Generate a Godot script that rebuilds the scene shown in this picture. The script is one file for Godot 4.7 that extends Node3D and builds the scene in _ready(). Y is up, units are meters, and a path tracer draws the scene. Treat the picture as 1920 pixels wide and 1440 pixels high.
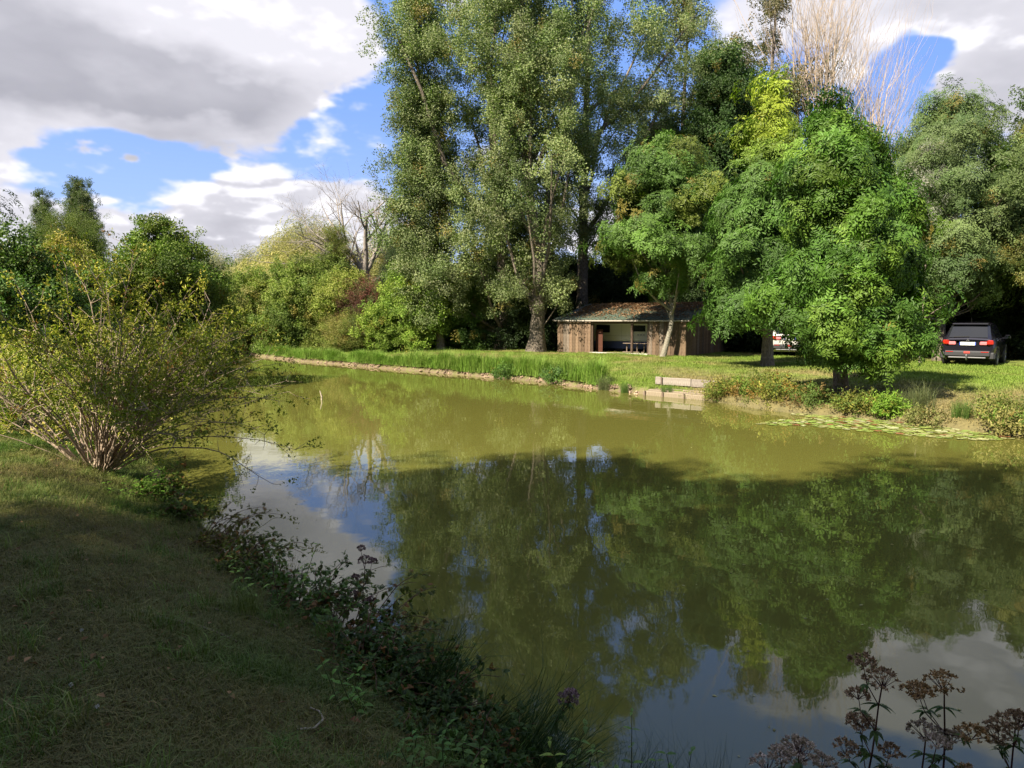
extends Node3D

const EYE := Vector3(0, 2.4, 0)
const TILT := -5.25
var R := RandomNumberGenerator.new()
var nz := FastNoiseLite.new()
var pond := PackedVector2Array([
	Vector2(-19.2, -48.7), Vector2(-16.7, -45.9), Vector2(-12.2, -40.1), Vector2(-9.0, -37.2), Vector2(-6.9, -34.8), Vector2(-3.9, -32.0), Vector2(-1.8, -29.8),
	Vector2(0.8, -27.2), Vector2(2.6, -24.5), Vector2(4.15, -22.5), Vector2(5.8, -20.6), Vector2(6.4, -19.0), Vector2(7.1, -17.9), Vector2(8.2, -17.1), Vector2(9.2, -16.2),
	Vector2(9.9, -14.9), Vector2(10.8, -13.6), Vector2(13, -11.5), Vector2(18, -8.5), Vector2(20, -4), Vector2(18, -1.5), Vector2(10, -1.7), Vector2(6, -1.9), Vector2(2.6, -2.1),
	Vector2(1.15, -2.55), Vector2(0.3, -3.3), Vector2(-0.85, -4.7), Vector2(-2.35, -6.4), Vector2(-3.95, -8.5), Vector2(-5.2, -10.6), Vector2(-8.2, -14.5), Vector2(-12, -20),
	Vector2(-16, -28), Vector2(-19, -36), Vector2(-22, -44), Vector2(-21.5, -49)])
var sdg := PackedFloat32Array()
const GX := 221
const GZ := 181
const GS := 0.4
const G0 := Vector2(-46, -64)


# ---------------------------------------------------------------- mesh builder
class MB:
	var v := PackedVector3Array()
	var n := PackedVector3Array()
	var c := PackedColorArray()
	var ix := PackedInt32Array()
	var col := Color.WHITE

	func quad(a: Vector3, b: Vector3, d: Vector3, e: Vector3) -> void:   # counter-clockwise seen from outside
		var m := (b - a).cross(e - a)
		if m.length_squared() < 1e-14:
			m = (d - b).cross(e - d)
		m = m.normalized()
		var k := v.size()
		v.append_array([a, b, d, e])
		n.append_array([m, m, m, m])
		c.append_array([col, col, col, col])
		ix.append_array([k, k + 2, k + 1, k, k + 3, k + 2])

	func tri(a: Vector3, b: Vector3, d: Vector3) -> void:
		var m := (b - a).cross(d - a).normalized()
		var k := v.size()
		v.append_array([a, b, d])
		n.append_array([m, m, m])
		c.append_array([col, col, col])
		ix.append_array([k, k + 2, k + 1])

	func box(p: Vector3, s: Vector3, bas := Basis(), ch := 0.0) -> void:   # centre, size, chamfer
		var h := s / 2
		if ch <= 0.0:
			var q := []
			for i in 8:
				q.append(p + bas * Vector3(h.x if i & 1 else -h.x, h.y if i & 2 else -h.y, h.z if i & 4 else -h.z))
			for f in [[4, 5, 7, 6], [1, 0, 2, 3], [5, 1, 3, 7], [0, 4, 6, 2], [6, 7, 3, 2], [0, 1, 5, 4]]:
				quad(q[f[0]], q[f[1]], q[f[2]], q[f[3]])
			return
		var o := []
		for axis in 3:
			for sg in [-1.0, 1.0]:
				var a1 := (axis + 1) % 3
				var a2 := (axis + 2) % 3
				var f := []
				for st in [[-1, -1], [1, -1], [1, 1], [-1, 1]]:
					var w := Vector3()
					w[axis] = h[axis] * sg
					w[a1] = (h[a1] - ch) * st[0]
					w[a2] = (h[a2] - ch) * st[1]
					f.append(p + bas * w)
				if sg > 0:
					quad(f[0], f[1], f[2], f[3])
				else:
					quad(f[3], f[2], f[1], f[0])
				o.append(f)
		for axis in 3:   # edges along axis
			var a1 := (axis + 1) % 3
			var a2 := (axis + 2) % 3
			for s1 in [-1.0, 1.0]:
				for s2 in [-1.0, 1.0]:
					var e := []
					for k in 4:
						var w := Vector3()
						w[axis] = (h[axis] - ch) * (-1.0 if k == 0 or k == 3 else 1.0)
						w[a1] = (h[a1] if k < 2 else h[a1] - ch) * s1
						w[a2] = (h[a2] - ch if k < 2 else h[a2]) * s2
						e.append(p + bas * w)
					if s1 * s2 < 0:
						quad(e[0], e[1], e[2], e[3])
					else:
						quad(e[3], e[2], e[1], e[0])

	func tube(pts: Array, rad: Array, sides := 6, cap := false) -> void:
		var m := pts.size()
		var k := v.size()
		var side := Vector3.RIGHT
		for i in m:
			var d: Vector3 = (pts[mini(i + 1, m - 1)] - pts[maxi(i - 1, 0)]).normalized()
			if i == 0:
				side = d.cross(Vector3(0.31, 0.2, 0.93)).normalized()
			side = (side - d * side.dot(d)).normalized()
			var up := d.cross(side)
			for j in sides:
				var a := TAU * j / sides
				var w := side * cos(a) + up * sin(a)
				v.append(pts[i] + w * rad[i])
				n.append(w)
				c.append(col)
		for i in m - 1:
			for j in sides:
				var a := k + i * sides + j
				var b := k + i * sides + (j + 1) % sides
				ix.append_array([a, a + sides, b, b, a + sides, b + sides])
		if cap:
			for j in range(1, sides - 1):
				var e := k + (m - 1) * sides
				ix.append_array([e, e + j + 1, e + j])
				ix.append_array([k, k + j, k + j + 1])

	func lathe(at: Vector3, axis: Vector3, prof: Array, sides := 16) -> void:   # prof: [radius, along]
		var s := axis.cross(Vector3(0.3, 0.9, 0.2)).normalized()
		var u := axis.cross(s)
		for i in prof.size() - 1:
			for j in sides:
				var q := []
				for w in [[i, j], [i, j + 1], [i + 1, j + 1], [i + 1, j]]:
					var a: float = TAU * w[1] / sides
					q.append(at + axis * prof[w[0]][1] + (s * cos(a) + u * sin(a)) * prof[w[0]][0])
				quad(q[0], q[1], q[2], q[3])

	func mesh(mat: Material) -> ArrayMesh:
		var a := []
		a.resize(Mesh.ARRAY_MAX)
		a[Mesh.ARRAY_VERTEX] = v
		a[Mesh.ARRAY_NORMAL] = n
		a[Mesh.ARRAY_COLOR] = c
		a[Mesh.ARRAY_INDEX] = ix
		var me := ArrayMesh.new()
		me.add_surface_from_arrays(Mesh.PRIMITIVE_TRIANGLES, a)
		me.surface_set_material(0, mat)
		return me


# ---------------------------------------------------------------- nodes
func tag(o: Node, label: String, category := "", group := "", kind := "") -> Node:
	if label:
		o.set_meta("label", label)
	if category:
		o.set_meta("category", category)
	if group:
		o.set_meta("group", group)
	if kind:
		o.set_meta("kind", kind)
	return o


func numbered(called: String, parent: Node) -> String:
	if not parent.has_node(called):
		return called
	var k := 1
	while parent.has_node("%s_%03d" % [called, k]):
		k += 1
	return "%s_%03d" % [called, k]


func thing(called: String, label: String, category: String, at := Vector3.ZERO, turn := 0.0, group := "") -> Node3D:
	var o := Node3D.new()
	o.name = numbered(called, self)
	add_child(o, true)
	o.position = at
	o.rotation.y = turn
	tag(o, label, category, group)
	return o


func put(called: String, me: Mesh, parent: Node = self) -> MeshInstance3D:
	var o := MeshInstance3D.new()
	o.mesh = me
	o.name = numbered(called, parent)
	parent.add_child(o, true)
	return o


func scatter(called: String, me: Mesh, where: Array[Transform3D], cols: PackedColorArray, parent: Node = self) -> MultiMeshInstance3D:
	var mm := MultiMesh.new()
	mm.transform_format = MultiMesh.TRANSFORM_3D
	mm.use_colors = true
	mm.mesh = me
	mm.instance_count = where.size()
	for i in where.size():
		mm.set_instance_transform(i, where[i])
		mm.set_instance_color(i, cols[i])
	var o := MultiMeshInstance3D.new()
	o.multimesh = mm
	o.name = numbered(called, parent)
	parent.add_child(o, true)
	o.set_meta("kind", "stuff")
	return o


# ---------------------------------------------------------------- materials
func sr(l: Color) -> Color:
	return l.linear_to_srgb()


func noise_tex(freq: float, lo: Color, hi: Color, size := 512, oct := 5, normal := false, bump := 4.0, type := FastNoiseLite.TYPE_SIMPLEX_SMOOTH, mid = null) -> NoiseTexture2D:
	var f := FastNoiseLite.new()
	f.seed = 7 + int(freq * 1000)
	f.noise_type = type
	f.frequency = freq
	f.fractal_octaves = oct
	var t := NoiseTexture2D.new()
	t.width = size
	t.height = size
	t.seamless = true
	t.noise = f
	if normal:
		t.as_normal_map = true
		t.bump_strength = bump
	else:
		var g := Gradient.new()
		g.set_color(0, lo)
		g.set_color(1, hi)
		if mid != null:
			g.add_point(0.5, mid)
		t.color_ramp = g
	return t


func mat(l: Color, rough := 0.8, spec := 0.5, metal := 0.0) -> StandardMaterial3D:
	var m := StandardMaterial3D.new()
	m.albedo_color = sr(l)
	m.roughness = rough
	m.metallic_specular = spec
	m.metallic = metal
	return m


func tri_mat(lo: Color, hi: Color, freq: float, scale: Vector3, rough := 0.9, relief := 1.0, vcol := false) -> StandardMaterial3D:
	var m := StandardMaterial3D.new()
	m.albedo_texture = noise_tex(freq, sr(lo), sr(hi), 512, 5)
	m.uv1_triplanar = true
	m.uv1_scale = scale
	m.roughness = rough
	m.metallic_specular = 0.3
	m.vertex_color_use_as_albedo = vcol
	if relief > 0:
		m.heightmap_enabled = true
		m.heightmap_texture = noise_tex(freq * 1.3, Color.BLACK, Color.WHITE, 512, 5)
		m.heightmap_scale = relief
	return m


func leaf_mat(rough := 0.5, back := 0.75, spec := 0.5) -> StandardMaterial3D:
	var m := StandardMaterial3D.new()
	m.vertex_color_use_as_albedo = true
	m.roughness = rough
	m.metallic_specular = spec
	m.backlight_enabled = back > 0
	m.backlight = Color(back * 0.82, back, back * 0.40)
	return m


# ---------------------------------------------------------------- ground shape
func sd_exact(p: Vector2) -> float:
	var d := 1e9
	var m := pond.size()
	for i in m:
		var q := Geometry2D.get_closest_point_to_segment(p, pond[i], pond[(i + 1) % m])
		d = minf(d, p.distance_squared_to(q))
	d = sqrt(d)
	return -d if Geometry2D.is_point_in_polygon(p, pond) else d


func sd(x: float, z: float) -> float:   # metres from the waterline, positive on land
	var fx := (x - G0.x) / GS
	var fz := (z - G0.y) / GS
	if fx < 0 or fz < 0 or fx >= GX - 1 or fz >= GZ - 1:
		return 30.0
	var i := int(fx)
	var j := int(fz)
	fx -= i
	fz -= j
	var k := j * GX + i
	return lerpf(lerpf(sdg[k], sdg[k + 1], fx), lerpf(sdg[k + GX], sdg[k + GX + 1], fx), fz) + 0.10 * nz.get_noise_2d(x * 9, z * 9) + 0.09 * nz.get_noise_2d(x * 30, z * 30)


func gh(x: float, z: float) -> float:
	var d := sd(x, z)
	if d < 0:
		return maxf(-1.0, d * 1.2) - 0.02
	var near := smoothstep(-13.0, -8.0, z) * smoothstep(6.0, 2.0, x) + smoothstep(-5.0, -9.0, x) * smoothstep(-22.0, -14.0, z) * 0.5
	near = clampf(near, 0, 1)
	var far := 0.2 * smoothstep(0.0, 0.3, d) + 0.4 * smoothstep(0.2, 6.5, d)
	var nr := 0.22 * smoothstep(0.0, 0.4, d) + 0.5 * smoothstep(0.2, 1.9, d) + 0.16 * smoothstep(1.5, 6.0, d)
	return lerpf(far, nr, near) + 0.05 * nz.get_noise_2d(x * 4, z * 4) * smoothstep(0.3, 1.5, d) + 0.02 * nz.get_noise_2d(x * 22, z * 22)


func on(x: float, z: float, lift := 0.0) -> Vector3:
	return Vector3(x, gh(x, z) + lift, z)


func rdir() -> Vector3:
	var z := R.randf_range(-1, 1)
	var a := R.randf() * TAU
	var s := sqrt(1 - z * z)
	return Vector3(s * cos(a), z, s * sin(a))


func aim(y: Vector3, at: Vector3, s: float, roll := -1.0) -> Transform3D:
	var d := y.normalized()
	var x := d.cross(rdir()).normalized() if roll < 0 else d.cross(Vector3(sin(roll), 0.01, cos(roll))).normalized()
	return Transform3D(Basis(x * s, d * s, x.cross(d) * s), at)


func shade(c: Color, k: float) -> Color:
	return Color(c.r * k, c.g * k, c.b * k)


# ---------------------------------------------------------------- leaves
func leaf(b: MB, base: Vector3, dir: Vector3, nrm: Vector3, l: float, w: float, fold := 0.25) -> void:
	var s := dir.cross(nrm).normalized()
	var u := s.cross(dir).normalized()
	var m := base + dir * l * 0.45 - u * l * 0.05
	var tip := base + dir * l - u * l * 0.12
	var x := m + s * w * 0.5 + u * w * fold
	var y := m - s * w * 0.5 + u * w * fold
	b.tri(base, x, tip)
	b.tri(base, tip, y)


func vary(b: MB, k: float) -> void:
	var g := R.randf_range(1 - k, 1 + k)
	b.col = Color(g * R.randf_range(0.92, 1.1), g, g * R.randf_range(0.85, 1.1))


func spray_round(count: int, l: float, w: float, spread: float, m: Material) -> ArrayMesh:   # twigs with single leaves, one unit long
	var b := MB.new()
	for i in count:
		var t := pow(R.randf(), 0.7)
		var a := R.randf() * TAU
		var r := spread * sqrt(R.randf()) * (0.35 + 0.65 * t)
		vary(b, 0.25)
		var nn := (rdir() + Vector3(0, 0.75, 0)).normalized()
		var d := nn.cross(rdir()).normalized()
		leaf(b, Vector3(cos(a) * r, t, sin(a) * r), d, nn, l * R.randf_range(0.7, 1.25), w * R.randf_range(0.7, 1.25))
	return b.mesh(m)


func spray_ash(fronds: int, per: int, l: float, w: float, m: Material) -> ArrayMesh:   # rosettes of feathered leaves that arch over
	var b := MB.new()
	for i in fronds:
		var a := TAU * (i + R.randf_range(-0.3, 0.3)) / fronds
		var lift := R.randf_range(-0.1, 0.9)
		var out := Vector3(cos(a), lift, sin(a)).normalized()
		var p := Vector3(0, R.randf_range(0.0, 0.55), 0)
		var len := R.randf_range(0.5, 0.8)
		var side := out.cross(Vector3.UP).normalized()
		vary(b, 0.2)
		var c0 := b.col
		for k in per:
			var t := 0.25 + 0.75 * float(k / 2) / float((per - 1) / 2)
			var q := p + out * len * t + Vector3(0, -0.32 * t * t, 0)
			var along := (out + Vector3(0, -0.75 * t, 0)).normalized()
			var sg := 1.0 if k % 2 else -1.0
			var d := along if k == per - 1 else (along * 0.55 + side * sg + rdir() * 0.25).normalized()
			b.col = shade(c0, R.randf_range(0.88, 1.12))
			leaf(b, q, d, (Vector3.UP + rdir() * 0.45).normalized(), l * R.randf_range(0.8, 1.2), w, 0.15)
	return b.mesh(m)


func spray_willow(strings: int, per: int, m: Material) -> ArrayMesh:
	var b := MB.new()
	for i in strings:
		var a := R.randf() * TAU
		var p := Vector3(cos(a), R.randf_range(0.3, 1.0), sin(a)) * 0.3
		var d := Vector3(cos(a) * 0.6, 0.5, sin(a) * 0.6)
		vary(b, 0.25)
		for k in per:
			p += d * 0.13
			d = (d + Vector3(0, -0.22, 0)).normalized()
			leaf(b, p, (d + rdir() * 0.5).normalized(), rdir(), R.randf_range(0.12, 0.2), 0.035)
	return b.mesh(m)


func grass_tuft(blades: int, h: float, spread: float, w: float, lean: float, m: Material) -> ArrayMesh:
	var b := MB.new()
	for i in blades:
		var a := R.randf() * TAU
		var r := spread * sqrt(R.randf())
		var p := Vector3(cos(a) * r, -0.01, sin(a) * r)
		var a2 := R.randf() * TAU
		var o := Vector3(cos(a2), 0, sin(a2))
		var l := h * R.randf_range(0.5, 1.2)
		var k := lean * R.randf_range(0.3, 1.3)
		var s := Vector3(-o.z, 0, o.x) * w * R.randf_range(0.6, 1.2) * 0.5
		var q := p + Vector3(0, l * 0.6, 0) + o * l * k * 0.35
		var t := p + Vector3(0, l * (1.0 - 0.35 * k), 0) + o * l * k
		vary(b, 0.3)
		b.quad(p - s, p + s, q + s * 0.75, q - s * 0.75)
		b.tri(q - s * 0.75, q + s * 0.75, t)
	return b.mesh(m)


# ---------------------------------------------------------------- trees
func prof_at(prof: Array, h: float) -> Array:   # rows: height, radius, x, z of the crown's middle
	for i in prof.size() - 1:
		var a: Array = prof[i]
		var e: Array = prof[i + 1]
		if h <= e[0]:
			var t := clampf((h - a[0]) / (e[0] - a[0]), 0, 1)
			return [lerpf(a[1], e[1], t), lerpf(a[2], e[2], t), lerpf(a[3], e[3], t)]
	var z: Array = prof[-1]
	return [z[1], z[2], z[3]]


func along(path: Array, t: float) -> Vector3:
	var f := clampf(t, 0, 0.9999) * (path.size() - 1)
	var i := int(f)
	return (path[i] as Vector3).lerp(path[i + 1], f - i)


func trunk_mesh(path: Array, r0: float, r1: float, m: Material, flare := 0.6, sides := 12) -> ArrayMesh:
	var b := MB.new()
	var pts := []
	var rad := []
	var steps := 14
	for i in steps + 1:
		var t := pow(float(i) / steps, 1.5)
		var p := along(path, t)
		pts.append(p + Vector3(R.randf_range(-1, 1), 0, R.randf_range(-1, 1)) * r0 * 0.06)
		rad.append(lerpf(r0, r1, t) * (1.0 + flare * exp(-t * 22.0)) * R.randf_range(0.96, 1.04))
	b.tube(pts, rad, sides)
	return b.mesh(m)


# o: trunk, r0, r1, prof, n, cr, sp, mesh, size, cols, up, shell, bark, limb_from, squash, hole
func tree(called: String, label: String, category: String, at: Vector3, o: Dictionary, group := "") -> Node3D:
	R.seed = label.hash()   # each tree grows the same whatever stands around it
	var t := thing(called, label, category, at, 0.0, group)
	var prof: Array = o.prof
	var path: Array = o.trunk
	var top: Vector3 = path[-1]
	if o.get("r0", 0.0) > 0:
		put("trunk", trunk_mesh(path, o.r0, o.get("r1", 0.02), o.bark, o.get("flare", 0.6), o.get("sides", 10)), t)
	var lo: float = prof[0][0]
	var hi: float = prof[-1][0]
	var cum := []
	var total := 0.0
	for i in 40:
		total += prof_at(prof, lerpf(lo, hi, (i + 0.5) / 40.0))[0] + 0.15
		cum.append(total)
	var lb := MB.new()
	var where: Array[Transform3D] = []
	var tint := PackedColorArray()
	var cols: Array = o.cols
	var n: int = o.n
	for k in n:
		var pick := (k + R.randf()) / n * total
		var i := 0
		while i < 39 and cum[i] < pick:
			i += 1
		var h := lerpf(lo, hi, (i + R.randf()) / 40.0)
		var pr := prof_at(prof, h)
		var a := k * 2.39996 + R.randf_range(-0.5, 0.5)
		var cr: float = o.cr * R.randf_range(0.65, 1.3)
		var lobe: float = 1.0 + o.get("ragged", 0.75) * nz.get_noise_3d(cos(a) * 9 + at.x * 5, h * 60.0 / maxf(hi, 1.0), sin(a) * 9 + at.z * 5)
		var rr: float = maxf(pr[0] * lobe - cr * 0.5, 0.0) * sqrt(R.randf_range(o.get("shell", 0.3), 1.0))
		var ctr := Vector3(pr[1] + cos(a) * rr, h, pr[2] + sin(a) * rr)
		var outw := Vector3(cos(a), 0, sin(a))
		if o.has("gaps") and nz.get_noise_3d(ctr.x * 14 + at.x, ctr.y * 9, ctr.z * 14 + at.z) < o.gaps:
			continue   # openings between the boughs
		# limb
		var ty := clampf((h - rr * o.get("rise", 0.8)) / maxf(top.y, 0.1), o.get("limb_from", 0.15), 0.97)
		var from := along(path, ty)
		var len := from.distance_to(ctr)
		if o.get("limbs", true) and k % int(o.get("limb_every", 1)) == 0:
			var lr: float = clampf(0.010 + 0.016 * len, 0.012, lerpf(o.r0, o.get("r1", 0.02), ty) * 0.75)
			var mid := from.lerp(ctr, 0.5) + Vector3(0, -0.10 * len, 0) + rdir() * len * 0.06
			lb.tube([from, from.lerp(mid, 0.5) + rdir() * len * 0.02, mid, mid.lerp(ctr, 0.55) + rdir() * len * 0.03, ctr, ctr + (ctr - mid).normalized() * cr * 0.5], [lr, lr * 0.85, lr * 0.65, lr * 0.45, lr * 0.28, 0.006], 5)
		var cc: Color = cols[k % cols.size()]
		if o.has("tops") and h > o.tops[0]:
			cc = cc.lerp(o.tops[1], smoothstep(o.tops[0], hi, h) * R.randf_range(0.3, 1.0))
		var ck := R.randf_range(0.72, 1.25)
		var cnt := int(o.sp * pow(cr / o.cr, 2.2))
		for j in cnt:
			var d := rdir()
			var p := ctr + Vector3(d.x, d.y * o.get("squash", 0.8), d.z) * cr * (pow(R.randf(), 0.45) if j % 7 else R.randf_range(1.0, 1.7))
			var g: Vector3 = d * 0.55 + outw * 0.5 + Vector3(0, o.get("up", 0.3), 0) + rdir() * 0.45
			where.append(aim(g, p - g.normalized() * o.size * 0.4, o.size * R.randf_range(0.75, 1.25)))
			var q := shade(cc, 1.15 * ck * R.randf_range(0.75, 1.25))
			if R.randf() < o.get("sere", 0.03):
				q = q.lerp(Color(0.20, 0.14, 0.03), 0.7)
			tint.append(q)
	if o.get("limbs", true) and lb.v.size() > 0:
		put("branches", lb.mesh(o.bark), t)
	scatter("crown", o.mesh, where, tint, t)
	return t


func twigs(b: MB, p: Vector3, d: Vector3, len: float, r: float, depth: int, rise: float, wob: float, kids: int) -> void:
	var pts := [p]
	var rad := [r]
	var segs := 5 if depth > 1 else 4
	var q := p
	for i in segs:
		d = (d + rdir() * wob + Vector3(0, rise, 0)).normalized()
		q += d * len / segs
		pts.append(q)
		rad.append(r * lerpf(1.0, 0.45, (i + 1.0) / segs))
	b.tube(pts, rad, 6 if r > 0.05 else 4 if r > 0.015 else 3)
	if depth <= 0:
		return
	for k in kids:
		var i := R.randi_range(1, segs)
		var dd: Vector3 = (pts[i] - pts[i - 1]).normalized()
		var side := dd.cross(rdir()).normalized()
		var f := R.randf_range(0.45, 0.8)
		twigs(b, pts[i], (dd * 0.75 + side * R.randf_range(0.45, 0.9)).normalized(), len * f, maxf(rad[i] * 0.62, 0.006), depth - 1, rise, wob, kids)


# ---------------------------------------------------------------- sky
const BRIGHT := [[-32.3, 19.5, 7.7, 4.5, 1.0], [-24.7, 18.5, 10.3, 5.5, 1.1], [-17.0, 20.5, 6.4, 4.4, 1.0], [-13.5, 19.6, 2.8, 3.0, 0.92], [-22.4, 14.2, 6.1, 2.7, 1.0], [-31.9, 14.9, 7.2, 2.5, 1.0], [-17.9, 15.9, 2.1, 1.8, 0.8], [-37.0, 10.9, 3.2, 2.2, 0.95], [-35.0, 5.9, 4.6, 2.9, 0.9], [-29.1, 6.1, 3.6, 2.8, 0.8], [-20.0, 7.7, 4.5, 2.8, 0.95], [-22.4, 5.1, 4.8, 3.1, 0.95], [-15.0, 8.5, 3.5, 2.0, 0.9], [-11.4, 6.6, 4.9, 4.0, 1.0], [-17.5, 4.4, 8.2, 2.4, 0.95], [-26.3, 3.0, 13.8, 1.9, 0.7], [26.3, 20.6, 7.3, 2.4, 1.0], [32.8, 19.7, 6.4, 3.3, 1.0], [34.3, 14.8, 3.7, 3.4, 1.1], [24.6, 19.2, 3.8, 3.2, 0.9], [-5.2, 22.3, 2.0, 1.7, 0.7], [8.1, 6.7, 10.8, 4.5, 1.0], [15.9, 19.6, 3.5, 4.5, 0.8], [1.7, 12.4, 3.8, 2.3, 0.6], [-41.7, 14.6, 7.6, 7.4, 1.0], [42.2, 14.5, 6.9, 6.8, 1.0], [23.4, 23.5, 8.3, 2.8, 0.9], [32.5, 24.8, 7.6, 3.0, 1.0], [21.1, 27.7, 4.3, 1.7, 0.5], [-14.5, 27.4, 9.9, 3.0, 0.8], [-31.5, 27.4, 9.0, 3.9, 1.0], [-13.5, 34.8, 8.3, 2.2, 0.8]]   # degrees from straight ahead, degrees up, half width, half height, weight
const GREY := [[-27.8, 16.6, 7.5, 2.0, 1.0], [-21.6, 15.7, 5.4, 1.5, 1.0], [-24.9, 12.6, 4.6, 1.2, 0.8], [-32.4, 16.7, 4.5, 2.5, 0.8], [-33.7, 19.8, 3.2, 1.8, 0.5], [-19.5, 14.1, 2.6, 1.1, 0.5], [-33.9, 5.6, 4.7, 2.1, 0.3], [-20.9, 5.7, 3.4, 1.6, 0.4], [33.7, 14.3, 2.6, 1.9, 0.5], [28.2, 19.9, 5.2, 1.2, 0.4], [-40.3, 14.0, 6.4, 3.5, 0.9], [42.2, 13.3, 5.5, 3.4, 0.7], [32.6, 24.3, 4.7, 1.4, 0.3]]   # degrees from straight ahead, degrees up, half width, half height, weight
const BLUE := [[28.4, 16.5, 2.2, 2.0, 1.2], [-10.8, 13.7, 3.2, 4.2, 0.6], [-27.7, 10.8, 6.3, 1.6, 0.7], [-14.0, 14.7, 2.8, 2.2, 0.5], [12.4, 18.4, 2.4, 3.2, 0.8], [4.2, 17.7, 3.8, 4.1, 0.7], [-9.9, 22.4, 1.2, 2.0, 0.5], [-26.1, 9.6, 4.8, 1.0, 0.4]]   # degrees from straight ahead, degrees up, half width, half height, weight


func sky_color(az: float, el: float, big: FastNoiseLite, fine: FastNoiseLite) -> Color:
	# az, el in degrees from straight ahead; the clouds stand in the sky where the photograph has them and go on round it
	var d := Vector3(sin(deg_to_rad(az)) * cos(deg_to_rad(el)), sin(deg_to_rad(el)), -cos(deg_to_rad(az)) * cos(deg_to_rad(el)))
	var q := d / maxf(d.y + 0.22, 0.1)
	var n := fine.get_noise_3d(q.x * 26, q.z * 26, d.y * 40)
	var n2 := fine.get_noise_3d(q.x * 7 + 40, q.z * 7, d.y * 12)
	var far := big.get_noise_2d(q.x * 9 + 17, q.z * 9 + 5)
	var cover := clampf(0.52 + 1.1 * far, 0, 1)
	var dark := clampf(0.2 + 1.2 * big.get_noise_2d(q.x * 9 + 60, q.z * 9), 0, 0.7)
	var w := smoothstep(58, 44, absf(az)) * smoothstep(46, 37, el)
	if w > 0:
		var n3 := fine.get_noise_3d(q.x * 15 + 9, q.z * 15, d.y * 22 + 70)
		var u := az + 3.4 * n2 + 2.6 * n3 + 1.2 * n
		var v := el + 2.2 * n3 + 1.4 * n
		var c := 0.0
		for s in BRIGHT:
			var e: float = ((u - s[0]) / s[2]) ** 2 + ((v - s[1]) / s[3]) ** 2
			if e < 3:
				c += s[4] * exp(-e * 1.15)
		for s in BLUE:
			var e: float = ((u - s[0]) / s[2]) ** 2 + ((v - s[1]) / s[3]) ** 2
			if e < 4:
				c -= s[4] * exp(-e)
		var g := 0.0
		for s in GREY:
			var e: float = ((u - s[0]) / s[2]) ** 2 + ((v - s[1]) / s[3]) ** 2
			if e < 4:
				g += s[4] * exp(-e)
		cover = lerpf(cover, clampf(c, 0, 1.4), w)
		dark = lerpf(dark, clampf(g, 0, 1), w)
	var puff := absf(n) * 1.8 - 0.22
	var a := smoothstep(0.26, 0.72, cover * 0.94 + 0.36 * puff + 0.36 * n2 + 0.40 * n)
	var y := clampf(el / 90.0, 0, 1)
	var blue := Color(0.38, 0.54, 0.90).lerp(Color(0.20, 0.36, 0.82), smoothstep(0.03, 0.22, y)).lerp(Color(0.10, 0.24, 0.68), smoothstep(0.25, 0.9, y))
	blue = blue.lerp(Color(0.62, 0.70, 0.92), smoothstep(9.0, 0.0, el))
	var body := clampf(dark * 0.85 + 0.70 * n2 + 0.20 * n - 0.12 * puff + 0.04, 0, 1)
	var white := Color(0.70, 0.69, 0.75).lerp(Color(0.37, 0.37, 0.42), body)
	white = white.lerp(Color(0.86, 0.85, 0.90), smoothstep(0.0, 0.5, puff + 0.35 - a * 0.25 - dark))
	return blue.lerp(white, a * lerpf(0.92, 1.0, a))


func make_sky() -> ImageTexture:
	var big := FastNoiseLite.new()
	big.seed = 11
	big.frequency = 0.09
	big.fractal_octaves = 4
	var fine := FastNoiseLite.new()
	fine.seed = 4
	fine.frequency = 0.11
	fine.fractal_octaves = 6
	fine.fractal_gain = 0.55
	var w := 1024
	var im := Image.create(w, w / 2, false, Image.FORMAT_RGB8)
	for j in w / 2:
		var el := 90 - (j + 0.5) * 360.0 / w
		for i in w:
			im.set_pixel(i, j, sr(sky_color(wrapf((i + 0.5) * 360.0 / w, -180, 180), maxf(el, 0), big, fine)))
	im.resize(4096, 2048, Image.INTERPOLATE_BILINEAR)
	var k := 360.0 / 4096
	for j in range(560, 1025):   # again, finer, where the near sky is seen and mirrored
		for i in range(-560, 560):
			im.set_pixel(posmod(i, 4096), j, sr(sky_color((i + 0.5) * k, 90 - (j + 0.5) * k, big, fine)))
	return ImageTexture.create_from_image(im)


# ---------------------------------------------------------------- scene
var M := {}
var S := {}   # leaf sprays


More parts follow.
